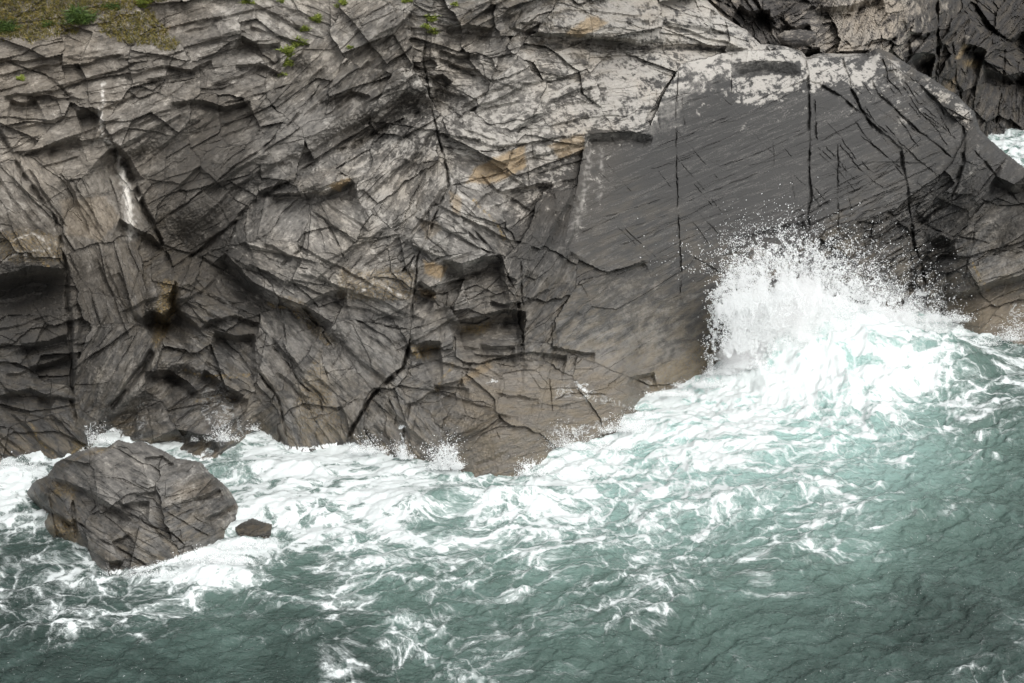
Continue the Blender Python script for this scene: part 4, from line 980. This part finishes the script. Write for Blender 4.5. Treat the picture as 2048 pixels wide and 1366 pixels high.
sp = droplets("spray", p, r, rs)
tag(sp, "fine white droplets thrown up by the wave breaking on the slab", "spray", kind="stuff")

# body of the burst: heaped white water, a real lumpy mass against the rock
def foam_mass(name, outline, yfun, thick, seed, amp_=0.5, r_edge=40, step=STEP * 1.2):
    P = np.array(outline, float)
    s = Sheet(P[:, 0].min() - 14, P[:, 0].max() + 14, P[:, 1].min() - 14, P[:, 1].max() + 14, step, seed)
    u, v = s.U, s.V
    sdv = poly_sd(u + s.wu * 0.9, v + s.wv * 0.9, outline) + 9 * fbm(u / 16, v / 16, 4, seed + 9, 0.65)
    yb = yfun(u, v)
    c = np.clip(sdv / r_edge, 0, 1); prof = np.sqrt(np.clip(1 - (1 - c) ** 2, 0, 1))
    bil = fbm(u / 30, v / 30, 6, seed + 20, 0.72) * 2.0
    yf = yb - thick * prof - amp_ * bil * prof; yk = yb + thick * .5 * prof + .05
    ins = sdv > 0; fm = ins[:-1, :-1] & ins[1:, :-1] & ins[:-1, 1:] & ins[1:, 1:]
    xf, _, zf = at_y(u, v, yf); xk, _, zk = at_y(u, v, yk)
    hh, ww = u.shape; idx = np.arange(hh * ww).reshape(hh, ww); N = hh * ww
    q = np.stack([idx[1:, :-1], idx[1:, 1:], idx[:-1, 1:], idx[:-1, :-1]], -1)[fm]; qb = (q + N)[:, ::-1]
    e = np.concatenate([q[:, [0, 1]], q[:, [1, 2]], q[:, [2, 3]], q[:, [3, 0]]])
    key = e[:, 0] * (2 * N) + e[:, 1]; rkey = e[:, 1] * (2 * N) + e[:, 0]; rim = e[~np.isin(key, rkey)]
    Q = np.concatenate([q, qb, np.stack([rim[:, 1], rim[:, 0], rim[:, 0] + N, rim[:, 1] + N], -1)])
    co = np.concatenate([np.stack([xf, yf, zf], -1).reshape(-1, 3), np.stack([xk, yk, zk], -1).reshape(-1, 3)])
    used = np.zeros(2 * N, bool); used[Q.ravel()] = True; re = np.cumsum(used) - 1
    return mesh_arrays(name, co[used], re[Q].ravel(), 4, foam_m, None, True)
wm = foam_mass("breaking_wave", [(1462,640),(1480,605),(1520,590),(1580,585),(1640,595),(1720,612),(1790,630),(1850,645),(1885,665),(1860,690),(1760,700),(1660,740),(1570,765),(1500,742),(1466,700)],
    lambda u, v: np.interp(u, [1430, 1500, 1600, 1800, 1900], [60.2, 62.0, 64.0, 66.0, 66.5]) - np.maximum(v - 600, 0) * 0.022, 0.9, 71, 0.8, 70)
def mist(cu, cv, Yc_, ru, rv, ry, dens_, seed):
    import bmesh
    bm = bmesh.new(); bmesh.ops.create_icosphere(bm, subdivisions=3, radius=1.0)
    me = bpy.data.meshes.new("mist"); bm.to_mesh(me); bm.free()
    o = bpy.data.objects.new("mist", me); COL.objects.link(o)
    o.location = at_y(cu, cv, Yc_); k = Yc_ * 1.1 / FPX
    o.scale = (ru * k, ry, rv * k)
    m = bpy.data.materials.new("mist"); m.use_nodes = True; t_ = m.node_tree; t_.nodes.clear(); b = NB(t_)
    out = b.n("ShaderNodeOutputMaterial"); pv = b.n("ShaderNodeVolumePrincipled")
    pv.inputs['Color'].default_value = (.99, .99, .99, 1)
    oc = b.n("ShaderNodeTexCoord").outputs['Object']
    ln = b.n("ShaderNodeVectorMath", operation='LENGTH'); b.l(oc, ln.inputs[0])
    nn_ = b.noise(b.sc(oc, (ru / 50, 1.5, rv / 50), (seed, 0, 0)), 1.3, 4, .65)
    e_ = b.m('SUBTRACT', b.m('ADD', 0.62, b.m('MULTIPLY', b.m('SUBTRACT', nn_, .5), 1.6)), ln.outputs['Value'])
    b.l(b.m('MULTIPLY', b.mr(e_, 0.0, 0.6), dens_), pv.inputs['Density']); b.l(pv.outputs[0], out.inputs['Volume'])
    me.materials.append(m); tag(o, kind="stuff"); return o
tag(mist(1585, 632, 60.4, 180, 125, 1.9, 7.0, 3), "soft white mist at the heart of the breaking wave", "mist")
tag(mist(1755, 650, 62.6, 150, 70, 1.6, 4.0, 9), "soft white mist along the right side of the breaking wave", "mist")
tag(mist(1480, 700, 59.0, 75, 75, 1.0, 4.0, 5), "soft white mist at the lower left corner of the breaking wave", "mist")
tag(wm, "white breaking wave bursting against the foot of the smooth slab", "wave")

# lesser splashes round the stones
def splash(name, label, parts):
    P_, R_ = [], []
    for (n, cu, cv, Yq, su, top, yj, pw, lean, r1) in parts:
        K = max(5, int(su * 0.9)); n = int(n * 0.8)
        jet = rs.randint(0, K, n)
        ju = rs.normal(0, su, K); jl = top * (0.25 + rs.rand(K) ** 2.0 * 0.9) * np.exp(-(ju / (2.0 * su)) ** 2); ja = lean * 0.6 + ju / su * 0.18 + rs.normal(0, .22, K)
        t = rs.rand(n) ** (1.2 * pw)
        L = jl[jet] * t; sp2 = 1.5 + su * 0.16 + 0.22 * jl[jet] * t
        u = cu + ju[jet] + np.sin(ja[jet]) * L + rs.normal(0, 1, n) * sp2
        v = cv - np.cos(ja[jet]) * L + rs.normal(0, 1, n) * sp2 * .45
        p, r = make(u, np.minimum(v, cv + 4), Yq + rs.normal(0, yj, n), 0.007, r1 * .9, 3.5); P_.append(p); R_.append(r)
    o = droplets(name, np.concatenate(P_), np.concatenate(R_), rs)
    tag(o, label, "spray", kind="stuff"); return o
def sy(u, v): return float(sea_y(u, v))
splash("splash", "white splash spilling over the low brown rock in the middle",
       [(3000,1112,894,sy(1115,895)-.3,20,52,.3,1.3,.1,.024),(3600,1180,900,sy(1180,893)-.3,46,30,.3,1.5,-.1,.020),(3000,1250,862,sy(1250,868)-.2,24,34,.3,1.2,0,.03),(900,1285,850,sy(1285,855),10,50,.2,1.4,0,.03)])
splash("splash", "white wash climbing the foot of the slab left of the burst",
       [(4500,1460,748,sy(1460,748)-.8,22,26,.3,1.2,.2,.03),(3000,1400,772,sy(1400,772)-.5,26,14,.3,1.3,0,.028),(2500,1345,790,sy(1345,790)-.4,22,16,.3,1.3,0,.028),(3000,1500,735,sy(1500,742)-1.2,20,36,.3,1.2,0,.03)])
splash("splash", "white splash in the notch left of the lowest ledge",
       [(5200,892,938,sy(892,940)-.2,17,62,.25,1.0,.1,.032),(1600,810,918,sy(810,920)-.2,7,60,.15,1.0,0,.025),(1500,738,905,sy(738,908)-.2,13,42,.2,1.2,.2,.03),(1500,1068,950,sy(1068,950)-.2,14,45,.2,1.1,-.2,.028)])
splash("splash", "white churned splash along the right foot of the big boulder",
       [(2600,430,1125,sy(430,1130)-.2,40,36,.3,1.5,0,.03),(1100,500,1095,sy(500,1095),20,24,.3,1.5,0,.03),(1400,300,1150,sy(300,1150)-.2,50,12,.2,1.5,-.1,.025)])
splash("splash", "white splash in the gap behind the big boulder",
       [(1600,190,885,sy(190,888)+.1,12,40,.2,1.3,0,.03),(1500,510,860,sy(510,862),10,22,.2,1.3,0,.03),(1400,440,880,sy(440,905)-.2,22,45,.3,1.5,0,.024),(1200,20,940,sy(20,945),30,30,.3,1.4,0,.03)])
splash("splash", "thin white spray running along the wave flank at the right",
       [(2600,1900,640,sy(1900,645)-.6,34,20,.3,1.2,.55,.035),(1500,1965,690,sy(1965,690)-.3,26,18,.3,1.2,.25,.03),(1500,2030,680,sy(2030,690)-.2,16,60,.3,1.2,0,.03),(1500,1855,590,66.2,14,36,.3,1.2,.3,.035)])
print("spray", round(time.time() - T0, 1), len(p))

# ================================================================== GRASS AND TUFTS
def leafmat(name, c1, c2):
    m, nt, bs = newmat(name); b = NB(nt)
    oi = b.n("ShaderNodeNewGeometry")
    nn = b.noise(oi.outputs['Position'], 6.0, 4, .6)
    b.l(b.mix(b.mr(nn, .35, .65), c1, c2), bs.inputs['Base Color'])
    bs.inputs['Roughness'].default_value = 0.6
    bs.inputs['Subsurface Weight'].default_value = 0.0
    return m
GR = leafmat("green_leaf", (0.075, 0.105, 0.015), (0.23, 0.27, 0.045))
GD = leafmat("dark_green_leaf", (0.03, 0.06, 0.012), (0.075, 0.12, 0.02))
GO = leafmat("dry_grass", (0.075, 0.075, 0.015), (0.22, 0.175, 0.045))
def blades(name, roots, lens, wid, up, spread, mat, rs_, parent=None):
    n = len(roots)
    th = rs_.uniform(0, 2 * math.pi, n); dr = np.stack([np.cos(th), np.sin(th), np.zeros(n)], -1) * (rs_.rand(n) * spread)[:, None] + up
    dr /= np.linalg.norm(dr, axis=1)[:, None]
    side = np.cross(dr, rs_.normal(0, 1, (n, 3))); side /= np.linalg.norm(side, axis=1)[:, None]
    hor = np.stack([np.cos(th), np.sin(th), -0.6 * np.ones(n)], -1)
    w = (wid * rs_.uniform(.6, 1.3, n))[:, None]; L = lens[:, None]
    mid = roots + dr * L * .55; tip = roots + dr * L * .85 + hor * L * .28
    co = np.stack([roots - side * w * .5, roots + side * w * .5, mid + side * w * .55, mid - side * w * .55, tip], 1).reshape(-1, 3)
    k = (np.arange(n) * 5)[:, None]
    f = np.concatenate([k + np.array([[0, 1, 2]]), k + np.array([[0, 2, 3]]), k + np.array([[3, 2, 4]])], 1).reshape(-1)
    return mesh_arrays(name, co, f, 3, mat, parent)
rg = np.random.RandomState(77)
# ragged turf over the top left of the cliff
TURF = [(-330,-180),(460,-180),(330,5),(240,20),(150,60),(90,80),(0,78),(-330,90)]
T2 = [(205,30),(300,20),(330,60),(352,80),(340,100),(300,95),(270,90),(225,80),(200,60)]
roots = []
n = 60000
uu = rg.uniform(-330, 460, n); vv = rg.uniform(-180, 130, n)
k1 = poly_sd(uu + 22 * fbm(uu / 40, vv / 40, 3, 5), vv + 22 * fbm(uu / 40, vv / 40, 3, 6), TURF) + 14 * fbm(uu / 14, vv / 14, 3, 7)
k2 = poly_sd(uu + 14 * fbm(uu / 40, vv / 40, 3, 5), vv + 14 * fbm(uu / 40, vv / 40, 3, 6), T2) + 10 * fbm(uu / 14, vv / 14, 3, 7)
kk = (k1 > 0) | (k2 > 0)
uu, vv = uu[kk], vv[kk]
roots = np.array([on_cliff(a_, b_) for a_, b_ in zip(uu, vv)])
g = blades("grass", roots, rg.uniform(.10, .30, len(roots)), 0.022, np.array([0, -.45, .8]), .9, GO, rg)
tag(g, "olive brown dry grass hanging over the top left of the cliff", "grass", kind="stuff")
print("turf", len(roots))
TUFTS = [(158,34,34,30,GD,240,"large dark green clump hanging below the brown grass, top left"),(14,52,26,24,GD,150,"dark green clump at the left edge of the picture"),(96,46,18,12,GD,80,"small dark green clump in the grass right of the left edge clump"),
    (225,12,26,12,GD,110,"dark green clump on the upper edge above the hanging brown grass"),(286,4,24,14,GR,110,"green clump on the upper edge, right of the other grass clumps"),
    (42,156,11,9,GR,50,"tiny bright green tuft alone on the left rock below the grass"),(496,2,18,10,GR,90,"green tuft on the upper edge above the pale block"),
    (576,101,17,15,GR,130,"bright green tuft second lowest in the diagonal row"),(573,124,18,13,GR,130,"bright green tuft lowest in the diagonal row above the dark hollow"),
    (598,84,17,15,GR,120,"bright green tuft third from the bottom of the diagonal row"),(610,57,12,10,GR,70,"small green tuft in the middle of the diagonal row"),
    (633,37,15,13,GR,110,"bright green tuft highest in the diagonal row"),(684,4,14,10,GR,80,"green tuft on the upper edge right of the diagonal row"),
    (566,148,12,6,GR,40,"faint low green tuft under the lowest tuft of the diagonal row"),(863,35,12,13,GR,110,"yellow green tuft highest of the three beside the central fissure"),
    (853,52,10,9,GR,70,"small yellow green tuft at the left of the three beside the central fissure"),(866,62,12,10,GR,90,"yellow green tuft lowest of the three beside the central fissure"),
    (910,8,9,7,GR,50,"small dark green tuft on the upper edge right of the fissure"),(700,94,9,6,GR,40,"tiny green tuft on the dark rock between the two rows"),(812,1,14,7,GR,60,"green tuft on the upper edge left of the fissure"),
    (563,2,9,6,GR,40,"tiny green tuft on the upper edge right of the pale block")]
for (u_, v_, ru, rv, mt, nb, lab) in TUFTS:
    nb = int(nb * 2.2)
    c0 = on_cliff(u_, v_)
    th = rg.uniform(0, 2 * math.pi, nb); rr = np.sqrt(rg.rand(nb)) * (0.75 + .35 * np.sin(th * 3 + u_))
    rt = np.array([on_cliff(u_ + ru * .8 * r_ * math.cos(t_), v_ + rv * .6 * r_ * math.sin(t_) + rv * .25) for r_, t_ in zip(rr, th)])
    med = np.median(rt[:, 1]); rt[:, 1] = np.clip(rt[:, 1], med - .12, med + .12)
    o = blades("plant_tuft", rt - np.array(c0), rg.uniform(.5, 1.1, nb) * rv * .021, 0.030, np.array([0, -.5, .8]), 1.3, mt, rg)
    o.location = c0
    tag(o, lab, "plant", "green tufts rooted in the cliff")
print("done", round(time.time() - T0, 1))
